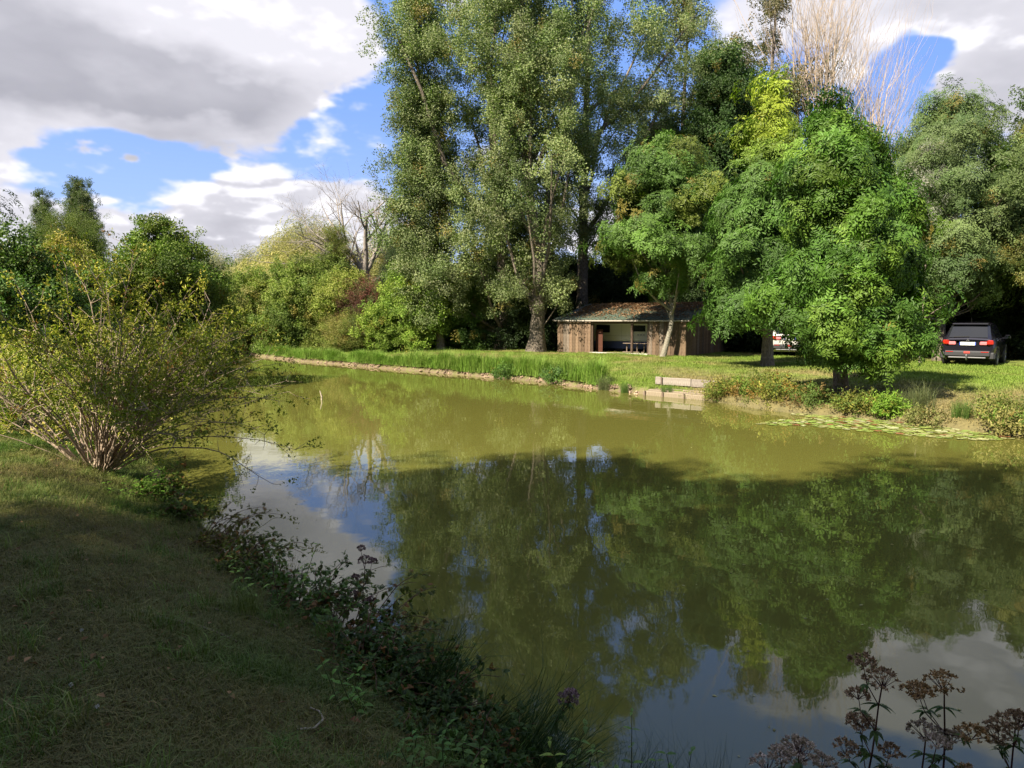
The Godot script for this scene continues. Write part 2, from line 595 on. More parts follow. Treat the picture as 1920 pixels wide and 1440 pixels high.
func _ready() -> void:
	R.seed = 20240912
	nz.seed = 5
	nz.frequency = 0.06
	nz.fractal_octaves = 3
	# camera
	var cam := Camera3D.new()
	cam.name = "camera"
	add_child(cam)
	cam.position = EYE
	cam.rotation_degrees = Vector3(TILT, 0, 0)
	cam.fov = 57.2
	cam.near = 0.05
	cam.far = 900
	cam.current = true
	# sky
	var we := WorldEnvironment.new()
	we.name = "world_environment"
	var e := Environment.new()
	e.background_mode = Environment.BG_SKY
	var sky := Sky.new()
	var sm := PanoramaSkyMaterial.new()
	sm.panorama = make_sky()
	sm.energy_multiplier = 0.42
	sky.sky_material = sm
	e.sky = sky
	e.tonemap_mode = Environment.TONE_MAPPER_LINEAR
	e.tonemap_exposure = 3.1
	e.sdfgi_enabled = true
	e.ssao_enabled = true
	e.ssil_enabled = true
	we.environment = e
	add_child(we)
	# sun: behind the camera on the left, 46 degrees up
	var sun := DirectionalLight3D.new()
	sun.name = "sun"
	sun.light_energy = 1.6
	sun.light_color = Color(1.0, 0.955, 0.87)
	sun.light_angular_distance = 0.5
	sun.shadow_enabled = true
	add_child(sun)
	sun.look_at_from_position(Vector3.ZERO, Vector3(0.75 * 0.695, -0.719, -0.66 * 0.695), Vector3.UP)

	shore_distances()
	materials()
	setting()
	shed()
	trees_far()
	trees_middle()
	trees_right()
	shade_trees()
	cars()
	far_shore()
	left_shrubs()
	near_bank()
	small_things()


func shore_distances() -> void:
	sdg.resize(GX * GZ)
	for j in GZ:
		for i in GX:
			sdg[j * GX + i] = sd_exact(Vector2(G0.x + i * GS, G0.y + j * GS))


func materials() -> void:
	M.bark = tri_mat(Color(0.07, 0.055, 0.042), Color(0.30, 0.26, 0.21), 0.02, Vector3(1.6, 0.5, 1.6), 0.95, 6.0)
	M.bark_pale = tri_mat(Color(0.13, 0.12, 0.09), Color(0.34, 0.31, 0.25), 0.02, Vector3(2.0, 0.8, 2.0), 0.95, 4.0)
	M.bark_dead = tri_mat(Color(0.17, 0.145, 0.125), Color(0.38, 0.34, 0.30), 0.03, Vector3(2, 1, 2), 0.95, 0.0)
	M.bark_bleached = tri_mat(Color(0.28, 0.22, 0.165), Color(0.48, 0.39, 0.31), 0.03, Vector3(2, 1, 2), 0.95, 0.0)
	M.twig = tri_mat(Color(0.20, 0.145, 0.105), Color(0.42, 0.34, 0.26), 0.02, Vector3(3, 3, 3), 0.9, 0.0)
	M.wood = tri_mat(Color(0.38, 0.34, 0.31), Color(1, 1, 1), 0.02, Vector3(6, 0.5, 6), 0.9, 0.5, true)
	M.poplar = leaf_mat(0.55, 0.75, 0.35)
	M.ash = leaf_mat(0.5, 0.8, 0.33)
	M.bush = leaf_mat(0.55, 0.78, 0.3)
	M.grass = leaf_mat(0.6, 0.72, 0.25)
	M.dry = leaf_mat(0.9, 0.3, 0.1)
	M.plain = mat(Color.WHITE, 0.85, 0.3)
	M.plain.vertex_color_use_as_albedo = true
	S.poplar = spray_round(130, 0.088, 0.078, 0.48, M.poplar)
	S.poplar_thin = spray_round(40, 0.12, 0.11, 0.36, M.poplar)
	S.ash = spray_ash(8, 9, 0.235, 0.085, M.ash)
	S.ash_small = spray_ash(9, 9, 0.20, 0.07, M.ash)
	S.bush = spray_round(90, 0.15, 0.10, 0.45, M.bush)
	S.fine = spray_round(130, 0.085, 0.05, 0.45, M.bush)
	S.willow = spray_willow(9, 12, M.bush)
	S.twig_leaves = spray_round(11, 0.21, 0.10, 0.22, M.bush)


func setting() -> void:
	# ground: one sheet, fine round the pond, reaching the horizon
	var xs := []
	var zs := []
	var x := -16.0
	for q in [[-400, -120, 70], [-120, -46, 14], [-46, -24, 1.5], [-24, 16, 0.3], [16, 42, 1.0], [42, 120, 14], [120, 401, 70]]:
		x = q[0]
		while x < q[1] - 0.01:
			xs.append(x)
			x += q[2]
	for q in [[-420, -110, 60], [-110, -64, 8], [-64, -50, 1.2], [-50, -1, 0.3], [-1, 12, 1.0], [12, 160, 30]]:
		x = q[0]
		while x < q[1] - 0.01:
			zs.append(x)
			x += q[2]
	var b := MB.new()
	var w := xs.size()
	for z in zs:
		for u in xs:
			b.v.append(Vector3(u, gh(u, z), z))
			var d := sd(u, z)
			var k := nz.get_noise_2d(u * 7, z * 7) * 0.5 + 0.5
			var k2 := nz.get_noise_2d(u * 1.5 + 50, z * 1.5) * 0.5 + 0.5
			var lawn := Color(0.150, 0.195, 0.038).lerp(Color(0.23, 0.205, 0.075), smoothstep(0.45, 0.75, k * 0.55 + k2 * 0.45))
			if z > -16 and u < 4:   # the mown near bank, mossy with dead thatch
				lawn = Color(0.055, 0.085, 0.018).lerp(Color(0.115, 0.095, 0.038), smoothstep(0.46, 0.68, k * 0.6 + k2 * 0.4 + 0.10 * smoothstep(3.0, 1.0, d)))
			elif u > 5.5 and d < 6:   # scorched slope by the ash
				lawn = lawn.lerp(Color(0.185, 0.160, 0.070), smoothstep(6.0, 2.5, d) * smoothstep(0.1, 0.6, k + 0.25))
			var soil := Color(0.25, 0.18, 0.125).lerp(Color(0.12, 0.09, 0.06), k)
			if u > 5.0 and z < -8:
				soil = soil.lerp(Color(0.10, 0.10, 0.045), 0.75)
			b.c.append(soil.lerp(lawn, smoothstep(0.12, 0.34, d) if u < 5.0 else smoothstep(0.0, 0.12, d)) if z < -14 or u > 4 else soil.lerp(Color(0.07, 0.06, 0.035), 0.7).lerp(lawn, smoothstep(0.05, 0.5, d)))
	for j in zs.size() - 1:
		for i in w - 1:
			var k := j * w + i
			b.ix.append_array([k, k + 1, k + w, k + 1, k + w + 1, k + w])
	b.n.resize(b.v.size())
	for j in zs.size():
		for i in w:
			var p := b.v[j * w + i]
			var l := b.v[j * w + maxi(i - 1, 0)]
			var r := b.v[j * w + mini(i + 1, w - 1)]
			var f := b.v[maxi(j - 1, 0) * w + i]
			var n := b.v[mini(j + 1, zs.size() - 1) * w + i]
			b.n[j * w + i] = (n - f).cross(r - l).normalized()
	var gm := tri_mat(Color(0.55, 0.55, 0.55), Color(1, 1, 1), 0.03, Vector3(0.9, 0.9, 0.9), 0.95, 3.0, true)
	gm.uv1_world_triplanar = true
	var g := put("ground", b.mesh(gm))
	tag(g, "grassy banks and lawn round the pond", "", "", "structure")
	# water: murky, so that it shows its own olive colour where the sun falls in
	var wm := StandardMaterial3D.new()
	wm.albedo_color = sr(Color(0.092, 0.091, 0.020))
	wm.roughness = 0.02
	wm.metallic_specular = 0.48
	wm.heightmap_enabled = true
	wm.heightmap_texture = noise_tex(0.014, Color.BLACK, Color.WHITE, 1024, 3)
	wm.heightmap_scale = 0.075
	wm.uv1_triplanar = true
	wm.uv1_world_triplanar = true
	wm.uv1_scale = Vector3(0.11, 0.11, 0.11)
	var wb := MB.new()
	wb.quad(Vector3(-26, 0, 3), Vector3(26, 0, 3), Vector3(26, 0, -54), Vector3(-26, 0, -54))
	tag(put("water", wb.mesh(wm)), "still olive green pond water mirroring the trees", "", "", "structure")
	# mown grass
	var lawn := grass_tuft(30, 0.075, 0.11, 0.0042, 1.0, M.grass)
	var where: Array[Transform3D] = []
	var tint := PackedColorArray()
	for i in 26000:
		var t := pow(R.randf(), 1.7)
		var z := lerpf(-1.9, -14.5, t)
		var u := R.randf_range(0.80 * z - 0.7, 2.2)
		var d := sd(u, z)
		if d < 0.28 or z > -1.9:
			continue
		var k := nz.get_noise_2d(u * 7, z * 7) * 0.5 + 0.5
		var k2 := nz.get_noise_2d(u * 1.5 + 50, z * 1.5) * 0.5 + 0.5
		var dry := smoothstep(0.42, 0.68, k * 0.6 + k2 * 0.4 + 0.12 * smoothstep(3.0, 1.0, d))
		where.append(Transform3D(Basis(Vector3.UP, R.randf() * TAU).scaled(Vector3(1, R.randf_range(0.6, 1.3) * lerpf(1.0, 0.65, dry), 1) * R.randf_range(0.8, 1.2)), on(u, z)))
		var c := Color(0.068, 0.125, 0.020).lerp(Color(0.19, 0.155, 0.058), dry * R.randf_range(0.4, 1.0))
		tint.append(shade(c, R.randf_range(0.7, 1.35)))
	var gr := scatter("mown_grass", lawn, where, tint)
	tag(gr, "short mown grass on the near bank, mossy and partly dry", "", "", "stuff")
	# longer tufts and shed leaves among the mown blades
	where = []
	tint = PackedColorArray()
	var longer := grass_tuft(22, 0.15, 0.07, 0.0045, 1.0, M.grass)
	for i in 5200:
		var z := lerpf(-1.9, -12.0, pow(R.randf(), 1.6))
		var u := R.randf_range(0.80 * z - 0.7, 1.8)
		var d := sd(u, z)
		if d < 0.15 or R.randf() > 0.10 + 1.9 * nz.get_noise_2d(u * 20, z * 20) + 0.5 * smoothstep(1.2, 0.3, d):
			continue
		where.append(Transform3D(Basis(Vector3.UP, R.randf() * TAU).scaled(Vector3.ONE * R.randf_range(0.6, 1.3)), on(u, z)))
		tint.append(shade(Color(0.085, 0.165, 0.025).lerp(Color(0.25, 0.21, 0.09), R.randf() * R.randf()), R.randf_range(0.7, 1.4)))
	tag(scatter("long_grass", longer, where, tint), "longer grass tufts left standing in the mown near bank", "", "", "stuff")
	where = []
	tint = PackedColorArray()
	var dl := MB.new()
	leaf(dl, Vector3.ZERO, Vector3.RIGHT, Vector3.UP, 0.045, 0.028, 0.25)
	for i in 420:
		var z := lerpf(-1.9, -9.0, pow(R.randf(), 1.5))
		var u := R.randf_range(0.80 * z - 0.5, 1.0)
		if sd(u, z) < 0.3:
			continue
		where.append(Transform3D(Basis(rdir(), R.randf() * 0.9) * Basis(Vector3.UP, R.randf() * TAU).scaled(Vector3.ONE * R.randf_range(0.5, 1.2)), on(u, z, 0.035)))
		tint.append(shade(Color(0.22, 0.14, 0.07), R.randf_range(0.4, 1.4)))
	tag(scatter("shed_leaves", dl.mesh(M.dry), where, tint), "small dry leaves and bits scattered on the near grass", "", "", "stuff")
	where = []
	tint = PackedColorArray()
	var far_lawn := grass_tuft(24, 0.10, 0.30, 0.014, 0.8, M.grass)
	for i in 26000:
		var z := lerpf(-13.5, -48.0, pow(R.randf(), 0.85))
		var u := R.randf_range(0.42 * z, -0.76 * z)
		var d := sd(u, z)
		if d < (0.30 if u < 5.2 else 0.03) or d > 16 or u < -20:
			continue
		var k := nz.get_noise_2d(u * 7, z * 7) * 0.5 + 0.5
		var k2 := nz.get_noise_2d(u * 1.5 + 50, z * 1.5) * 0.5 + 0.5
		var dry := smoothstep(0.42, 0.75, k * 0.55 + k2 * 0.45)
		if u > 5.5:
			dry = maxf(dry, 0.95 * smoothstep(5.5, 2.5, d) * smoothstep(0.0, 0.6, k + 0.25))
		where.append(Transform3D(Basis(Vector3.UP, R.randf() * TAU).scaled(Vector3(1, R.randf_range(0.5, 1.3) * lerpf(1.0, 0.55, dry), 1)), on(u, z)))
		tint.append(shade(Color(0.165, 0.235, 0.038).lerp(Color(0.28, 0.22, 0.095), dry), R.randf_range(0.75, 1.3)))
	tag(scatter("far_lawn_grass", far_lawn, where, tint), "short bright lawn grass on the far bank", "", "", "stuff")


# ---------------------------------------------------------------- shed, caravan, table
func shed() -> void:
	var turn := -atan2(0.604, 0.797)
	var at := Vector3(2.51, 0.58, -38.93)
	var t := thing("shed", "low open fronted wooden plank shed with green ribbed roof under the tall trees", "shed", at, turn)
	var W := 7.5
	var L := 6.0
	var ridge := 3.8
	var ey := 1.80
	var ry := 2.72
	var plank := func(x0: float, z0: float, x1: float, z1: float, h0: float, h1: float) -> void:
		var len := Vector2(x1 - x0, z1 - z0).length()
		var n := int(len / 0.19)
		var dir := Vector3(x1 - x0, 0, z1 - z0) / len
		var nrm := Vector3(-dir.z, 0, dir.x)
		for i in n:
			var b := MB.new()
			var s := (i + 0.5) / n
			var h := lerpf(h0, h1, s) - 0.02
			var k := R.randf_range(0.55, 1.15)
			b.col = Color(0.245 * k, 0.175 * k, 0.118 * k)
			if R.randf() < 0.2:
				b.col = Color(0.23 * k, 0.19 * k, 0.15 * k)
			var bas := Basis(dir, Vector3.UP, dir.cross(Vector3.UP))
			b.box(Vector3.ZERO, Vector3(len / n - 0.012, h, 0.024), bas, 0.004)
			var o := put("plank", b.mesh(M.wood), t)
			o.position = Vector3(x0, h / 2 + R.randf_range(-0.01, 0.03), z0) + dir * len * s + nrm * R.randf_range(-0.006, 0.006)
	plank.call(0.0, 0.0, 2.12, 0.0, ey - 0.05, ey - 0.05)
	plank.call(5.50, 0.0, W, 0.0, ey - 0.05, ey - 0.05)
	plank.call(W, -0.02, W, -ridge, ey - 0.05, ry - 0.06)
	plank.call(W, -ridge, W, -L, ry - 0.06, ry - 0.35)
	plank.call(0.0, -0.02, 0.0, -ridge, ey - 0.05, ry - 0.06)
	plank.call(0.0, -ridge, 0.0, -L, ry - 0.06, ry - 0.35)
	plank.call(0.0, -L, W, -L, ry - 0.4, ry - 0.4)
	for x in [0.02, 2.17, 4.52, 5.45, 7.44]:
		var b := MB.new()
		b.col = Color(0.11, 0.08, 0.06)
		b.box(Vector3(x, ey / 2 - 0.03, -0.10), Vector3(0.11, ey - 0.06, 0.11), Basis(), 0.008)
		put("post", b.mesh(M.wood), t)
	var hb := MB.new()
	hb.col = Color(0.16, 0.12, 0.09)
	hb.box(Vector3(3.8, ey - 0.14, -0.10), Vector3(3.3, 0.14, 0.08), Basis(), 0.006)
	put("lintel", hb.mesh(M.wood), t)
	# side boards that line the opening
	for x in [2.14, 5.46]:
		var sb := MB.new()
		sb.col = Color(0.11, 0.05, 0.035) if x < 3 else Color(0.20, 0.14, 0.10)
		sb.box(Vector3(x + (0.22 if x < 3 else 0.0), ey * 0.36, -0.5 if x < 3 else -0.2), Vector3(0.42 if x < 3 else 0.05, ey * 0.7, 0.03), Basis(), 0.004)
		put("side_board", sb.mesh(M.wood), t)
	# roof: ribbed sheets, front slope and back slope
	var rm := tri_mat(Color(0.040, 0.058, 0.042), Color(0.105, 0.130, 0.098), 0.03, Vector3(1.2, 1.2, 1.2), 0.5, 0.0)
	for s in 2:
		var z0 := 0.14 if s == 0 else -ridge
		var y0 := ey - 0.01 if s == 0 else ry
		var z1 := -ridge if s == 0 else -L - 0.12
		var y1 := ry if s == 0 else ry - 0.32
		for k in 8:
			var b := MB.new()
			var x0 := -0.22 + k * 0.993
			var prev := 0.0
			var ribs := 24
			for r in ribs:
				var ha := 0.028 if r % 6 in [0, 1] else 0.0
				var hc := 0.028 if (r + 1) % 6 in [0, 1] else 0.0
				var xa := x0 + 0.993 * r / ribs
				var xc := x0 + 0.993 * (r + 1) / ribs
				b.quad(Vector3(xa, y0 + ha, z0), Vector3(xc, y0 + hc, z0), Vector3(xc, y1 + hc, z1), Vector3(xa, y1 + ha, z1))
				b.quad(Vector3(xc, y0 + hc - 0.012, z0), Vector3(xa, y0 + ha - 0.012, z0), Vector3(xa, y1 + ha - 0.012, z1), Vector3(xc, y1 + hc - 0.012, z1))
			put("roof_sheet", b.mesh(rm), t)
	var fb := MB.new()
	fb.col = Color(0.50, 0.46, 0.40)
	fb.box(Vector3(W / 2, ey - 0.055, 0.155), Vector3(W + 0.42, 0.07, 0.025), Basis(), 0.004)
	put("eave_board", fb.mesh(M.wood), t)
	for side in [-0.21, W + 0.23]:
		var vb := MB.new()
		vb.col = Color(0.16, 0.13, 0.10)
		var d := Vector3(0, ry - ey, -ridge - 0.14)
		vb.box(Vector3(side, (ey + ry) / 2 - 0.05, (0.14 - ridge) / 2), Vector3(0.03, 0.10, d.length()), Basis(Vector3.RIGHT, atan2(ry - ey, ridge + 0.14)), 0.004)
		put("verge_board", vb.mesh(M.wood), t)
	var cb := MB.new()
	cb.col = Color(0.42, 0.39, 0.35)
	cb.box(Vector3(3.8, 0.03, -0.02), Vector3(3.4, 0.10, 0.30), Basis(), 0.01)
	put("threshold", cb.mesh(M.plain), t)
	# leaves lying on the roof
	var lf := MB.new()
	leaf(lf, Vector3.ZERO, Vector3.RIGHT, Vector3.UP, 0.11, 0.07, 0.3)
	var lm := lf.mesh(M.dry)
	var where: Array[Transform3D] = []
	var tint := PackedColorArray()
	for i in 7600:
		var u := R.randf()
		var s := pow(R.randf(), 0.55)
		var x := u * W
		if R.randf() > clampf(0.25 + 1.2 * (nz.get_noise_2d(x * 12, s * 60) + 0.3) + s * 0.5, 0.03, 1.0):
			continue
		where.append(Transform3D(Basis(rdir(), R.randf() * 0.5) * Basis(Vector3.UP, R.randf() * TAU).scaled(Vector3.ONE * R.randf_range(0.7, 1.3)), Vector3(x, lerpf(ey, ry, s) + 0.035, lerpf(0.1, -ridge, s))))
		tint.append(shade(Color(0.24, 0.135, 0.075).lerp(Color(0.36, 0.24, 0.14), R.randf()), R.randf_range(0.5, 1.2)))
	scatter("fallen_leaves", lm, where, tint, t)
	# caravan inside
	var q := t.transform * Transform3D(Basis(), Vector3(3.4, 0, -2.7))
	var c := thing("caravan", "old white caravan with blue skirt parked inside the open shed", "caravan", q.origin, turn)
	var white := mat(Color(0.62, 0.61, 0.56), 0.45)
	var blue := mat(Color(0.055, 0.07, 0.19), 0.5)
	var dark := mat(Color(0.012, 0.013, 0.016), 0.12)
	var bb := MB.new()
	bb.box(Vector3(0, 1.15, 0), Vector3(6.0, 1.10, 2.0), Basis(), 0.10)
	put("body", bb.mesh(white), c)
	var sk := MB.new()
	sk.box(Vector3(0, 0.42, 0.005), Vector3(5.9, 0.40, 1.96), Basis(), 0.03)
	put("skirt", sk.mesh(blue), c)
	for wdw in [[-1.50, 1.30, 0.86, 0.42], [0.66, 1.33, 0.82, 0.33]]:
		var wb := MB.new()
		wb.box(Vector3(wdw[0], wdw[1], 1.005), Vector3(wdw[2], wdw[3], 0.03), Basis(), 0.012)
		put("window", wb.mesh(dark), c)
	var seam := MB.new()
	for x in [-0.35, 0.42, 1.6]:
		seam.box(Vector3(x, 1.12, 1.0), Vector3(0.012, 0.9, 0.006))
	seam.box(Vector3(-0.6, 0.93, 1.0), Vector3(4.2, 0.012, 0.006))
	put("panel_seam", seam.mesh(mat(Color(0.35, 0.34, 0.31), 0.6)), c)
	for x in [0.62, 0.685, 0.79, 0.855, 0.96, 1.025]:   # too blurred in the photograph to read: three pairs of dark signs
		var lt := TextMesh.new()
		lt.text = "8"
		lt.font_size = 12
		lt.pixel_size = 0.0075
		lt.depth = 0.006
		lt.material = mat(Color(0.03, 0.03, 0.04), 0.6)
		var lo := put("letter", lt, c)
		lo.position = Vector3(x, 0.99, 1.004)
	for x in [-0.5, 0.35]:
		var wh := MB.new()
		wh.lathe(Vector3(x, 0.26, 0.82), Vector3(0, 0, 1), [[0.0, 0.16], [0.14, 0.16], [0.15, 0.14], [0.255, 0.14], [0.265, 0.10], [0.265, 0.0], [0.0, 0.0]], 18)
		put("wheel", wh.mesh(mat(Color(0.02, 0.02, 0.02), 0.8)), c)
	# picnic table
	q = t.transform * Transform3D(Basis(), Vector3(4.35, 0.0, -0.95))
	var tb := thing("picnic_table", "small dark wooden table standing before the caravan in the shed", "table", q.origin, turn)
	for k in 4:
		var b := MB.new()
		b.col = Color(0.30, 0.24, 0.19)
		b.box(Vector3(0, 0.56, -0.24 + k * 0.16), Vector3(1.3, 0.03, 0.145), Basis(), 0.005)
		put("board", b.mesh(M.wood), tb)
	for x in [-0.5, 0.1, 0.5]:
		var b := MB.new()
		b.col = Color(0.22, 0.17, 0.13)
		b.box(Vector3(x, 0.27, 0.12), Vector3(0.06, 0.54, 0.06), Basis(), 0.005)
		put("leg", b.mesh(M.wood), tb)
	var br := MB.new()
	br.col = Color(0.26, 0.21, 0.17)
	br.box(Vector3(-0.1, 0.10, 0.17), Vector3(1.25, 0.05, 0.04), Basis(), 0.004)
	put("stretcher", br.mesh(M.wood), tb)


# ---------------------------------------------------------------- trees
func straight(h: float, lean := Vector2.ZERO, bend := 0.0) -> Array:
	var a := []
	for i in 9:
		var t := i / 8.0
		a.append(Vector3(lean.x * t + bend * sin(t * 7.0) * t, -0.15 + (h + 0.15) * t, lean.y * t + bend * cos(t * 5.0 + 1.0) * t))
	return a


func trees_far() -> void:
	var lomb := [Color(0.10, 0.125, 0.055), Color(0.115, 0.135, 0.062), Color(0.085, 0.110, 0.050)]
	for s in [[-72.5, -111, 21.3, 1.5, "leftmost and lowest of three dark columnar poplars beyond the shrubs"], [-68.5, -113, 24.0, 1.5, "tallest slim columnar poplar, in the middle of three"], [-65.4, -110, 22.6, 1.9, "broadest of three columnar poplars, on their right side"]]:
		var h: float = s[2]
		var r: float = s[3]
		tree("columnar_poplar", s[4], "tree", Vector3(s[0], 0.5, s[1]), {"trunk": straight(h * 0.95), "r0": 0.4, "r1": 0.05, "bark": M.bark, "prof": [[2, r * 0.7, 0, 0], [h * 0.35, r, 0, 0], [h * 0.7, r * 0.85, 0, 0], [h, 0.15, 0, 0]],
			"n": 60, "cr": 1.1, "sp": 22, "mesh": S.bush, "size": 1.0, "cols": lomb, "up": 0.9, "limbs": false}, "columnar poplars in the distance")
	tree("round_tree", "rounded dull green tree in front of the columnar poplars", "tree", Vector3(-43.5, 0.5, -70), {"trunk": straight(10), "r0": 0.4, "bark": M.bark, "prof": [[1, 3.0, 0, 0], [6, 4.2, 0, 0], [9.5, 3.4, 0, 0], [12, 0.8, 0, 0]],
		"n": 70, "cr": 1.5, "sp": 28, "mesh": S.fine, "size": 1.1, "cols": [Color(0.12, 0.145, 0.036), Color(0.10, 0.13, 0.032)]})
	tree("willow", "broad yellowish weeping willow rising behind the far hedge", "tree", Vector3(-22, 0.5, -76), {"trunk": straight(8), "r0": 0.5, "bark": M.bark, "prof": [[1, 6.5, 0, 0], [5, 7.0, 0, 0], [8.5, 5.2, 0.5, 0], [10.8, 1.2, 0.5, 0]],
		"n": 110, "cr": 1.7, "sp": 20, "mesh": S.willow, "size": 1.5, "cols": [Color(0.32, 0.29, 0.10), Color(0.26, 0.25, 0.08), Color(0.36, 0.31, 0.13)], "up": 0.1})
	tree("willow", "smaller yellowish willow behind the dead tree", "tree", Vector3(-13.5, 0.5, -78), {"trunk": straight(7), "r0": 0.4, "bark": M.bark, "prof": [[1, 4.5, 0, 0], [5, 5.0, 0, 0], [8, 3.5, 0, 0], [9.6, 1.0, 0, 0]],
		"n": 70, "cr": 1.6, "sp": 20, "mesh": S.willow, "size": 1.4, "cols": [Color(0.30, 0.275, 0.10), Color(0.25, 0.24, 0.085)], "up": 0.1})
	for s in [[-38.5, -92, 9.6, "pale greyish tree far off, between the bushy tree and the willow"], [-33.0, -90, 9.2, "pale olive tree far off, touching the left edge of the willow"]]:
		tree("distant_tree", s[3], "tree", Vector3(s[0], 0.5, s[1]), {"trunk": straight(7), "r0": 0.35, "bark": M.bark, "prof": [[1, 3.5, 0, 0], [5, 3.8, 0, 0], [7.8, 2.6, 0, 0], [s[2], 0.8, 0, 0]],
			"n": 60, "cr": 1.4, "sp": 18, "mesh": S.willow, "size": 1.3, "cols": [Color(0.26, 0.24, 0.14), Color(0.21, 0.21, 0.11)], "up": 0.3})
	# a far wood along the horizon
	var where: Array[Transform3D] = []
	var tint := PackedColorArray()
	for i in 2600:
		var a := deg_to_rad(R.randf_range(-48, 48))
		var d := R.randf_range(118, 150)
		var h := 6.5 + 2.5 * nz.get_noise_1d(a * 400)
		where.append(aim(Vector3(0, 1, 0.3) + rdir() * 0.5, Vector3(sin(a) * d, R.randf() * h, -cos(a) * d), R.randf_range(2.0, 3.4)))
		tint.append(shade(Color(0.075, 0.095, 0.035), R.randf_range(0.7, 1.3)))
	tag(scatter("distant_woods", S.bush, where, tint), "low distant woods along the horizon", "", "", "stuff")


func trees_middle() -> void:
	var pop := [Color(0.170, 0.205, 0.082), Color(0.142, 0.180, 0.068), Color(0.190, 0.220, 0.098), Color(0.115, 0.155, 0.056)]
	var P := func(label: String, at: Vector3, trunk: Array, r0: float, prof: Array, n: int, sp: float, mesh: Mesh, extra := {}) -> void:
		var o := {"trunk": trunk, "r0": r0, "r1": 0.06, "bark": M.bark, "prof": prof, "n": n, "cr": 1.1, "sp": sp, "mesh": mesh, "size": 0.95, "cols": pop, "up": 0.35, "rise": 1.2, "limb_from": 0.10, "flare": 0.7, "ragged": 0.8, "limb_every": 5, "gaps": -0.06}
		o.merge(extra, true)
		tree("poplar", label, "tree", at, o, "tall poplars beside the shed")
	P.call("tall poplar with a dark leaning base, leftmost of the tall ones by the shed", on(-0.48, -42.4), [Vector3(0, -0.2, 0), Vector3(0.15, 2, 0), Vector3(-0.1, 6, 0), Vector3(-0.6, 11, 0.3), Vector3(-0.9, 17, 0.2), Vector3(-1.2, 26, 0)], 0.50,
		[[1.4, 3.4, -2.9, 0.2], [4, 4.2, -2.5, 0.0], [8, 4.9, -1.6, 0], [12, 5.2, -1.4, 0], [16, 5.2, -1.2, 0], [21, 4.2, -1.0, 0], [26, 1.0, -1, 0]], 200, 19.0, S.poplar)
	P.call("slim side shoot of the poplars standing apart against the sky", on(-4.2, -41.5), [Vector3(0, -0.2, 0), Vector3(-0.2, 6, 0), Vector3(-0.6, 12, 0), Vector3(-1.6, 19.5, 0)], 0.2,
		[[2.5, 1.6, -0.2, 0], [8, 1.7, -0.6, 0], [14, 1.5, -1.0, 0], [18, 1.4, -1.3, 0], [20.3, 0.3, -1.6, 0]], 50, 20.0, S.poplar, {"cr": 1.0, "limb_every": 1, "gaps": -1.0})
	P.call("tall poplar with a pale sunlit trunk nearest the shed corner", on(1.33, -38.9), [Vector3(0, -0.2, 0), Vector3(0.1, 2, 0), Vector3(0.2, 5, 0), Vector3(-0.6, 10, 0), Vector3(-1.0, 14, 0.2), Vector3(-0.4, 25, 0)], 0.46,
		[[2.8, 1.6, -0.4, 0.9], [4.5, 2.6, -0.4, 0.8], [8, 3.1, 0.0, 0], [13, 4.2, 0.2, 0], [18, 4.2, 0.4, 0], [25.5, 0.8, 0, 0]], 150, 19.0, S.poplar)
	P.call("tall poplar behind the shed with a bare straight dark trunk", on(4.55, -46.0), [Vector3(0, -0.2, 0), Vector3(0.0, 6, 0), Vector3(0.1, 12, 0), Vector3(0.2, 18, 0), Vector3(0.4, 27, 0)], 0.42,
		[[6.5, 2.0, -0.6, 0], [9.5, 3.6, 0.2, 0], [13, 4.6, 1.0, 0], [17, 5.6, 1.6, 0], [21, 5.0, 1.4, 0], [27, 1.0, 0.5, 0]], 145, 17.0, S.poplar)
	P.call("thinly leaved poplar showing sky between its twigs above the yellow-green tree", on(18.3, -52.0), [Vector3(0, -0.2, 0), Vector3(0.2, 8, 0), Vector3(0.1, 16, 0), Vector3(0.4, 25, 0)], 0.36,
		[[10, 2.6, -0.5, 0], [14, 3.8, -0.6, 0], [19, 4.2, -0.4, 0], [25.5, 1.2, 0, 0]], 100, 26.0, S.poplar_thin, {"cols": [Color(0.115, 0.105, 0.058), Color(0.10, 0.11, 0.05)], "sere": 0.15})
	P.call("half bare poplar between the tall poplars and the thinly leaved one", on(12.6, -54.0), [Vector3(0, -0.2, 0), Vector3(0.2, 8, 0), Vector3(0.1, 16, 0), Vector3(0.4, 25, 0)], 0.32,
		[[9, 2.2, 0, 0], [14, 3.0, 0, 0], [19, 3.2, 0, 0], [25.5, 1.0, 0, 0]], 70, 26.0, S.poplar_thin, {"cols": [Color(0.11, 0.12, 0.055), Color(0.09, 0.11, 0.045)]})
	# dead poplars: pale upright bare stems
	for s in [[21.3, -50.5, 21.5, 17, "bare pale dead poplar with many upright stems, beside the thin poplar"], [25.4, -51.5, 17.0, 12, "lower bare dead poplar with thin pale stems against the blue gap"]]:
		var t := thing("dead_poplar", s[4], "tree", on(s[0], s[1]), 0.0, "dead poplars behind the ash trees")
		var b := MB.new()
		b.tube(straight(s[2] * 0.62), [0.22, 0.2, 0.19, 0.18, 0.17, 0.16, 0.14, 0.13, 0.12], 8)
		put("trunk", b.mesh(M.bark_bleached), t)
		b = MB.new()
		for k in int(s[3]):
			var a := R.randf() * TAU
			var y: float = s[2] * R.randf_range(0.40, 0.62)
			var l: float = (s[2] - y) * R.randf_range(0.8, 1.12)
			twigs(b, Vector3(0, y, 0), Vector3(cos(a) * 0.26, 1, sin(a) * 0.26).normalized(), l, 0.065, 2, 0.34, 0.07, 6)
		put("branches", b.mesh(M.bark_bleached), t)
	# bare tree over the far hedge
	R.seed = 41
	var dt := thing("dead_tree", "leafless dead tree with wide spreading bare branches above the far hedge", "tree", on(-10.9, -52.5))
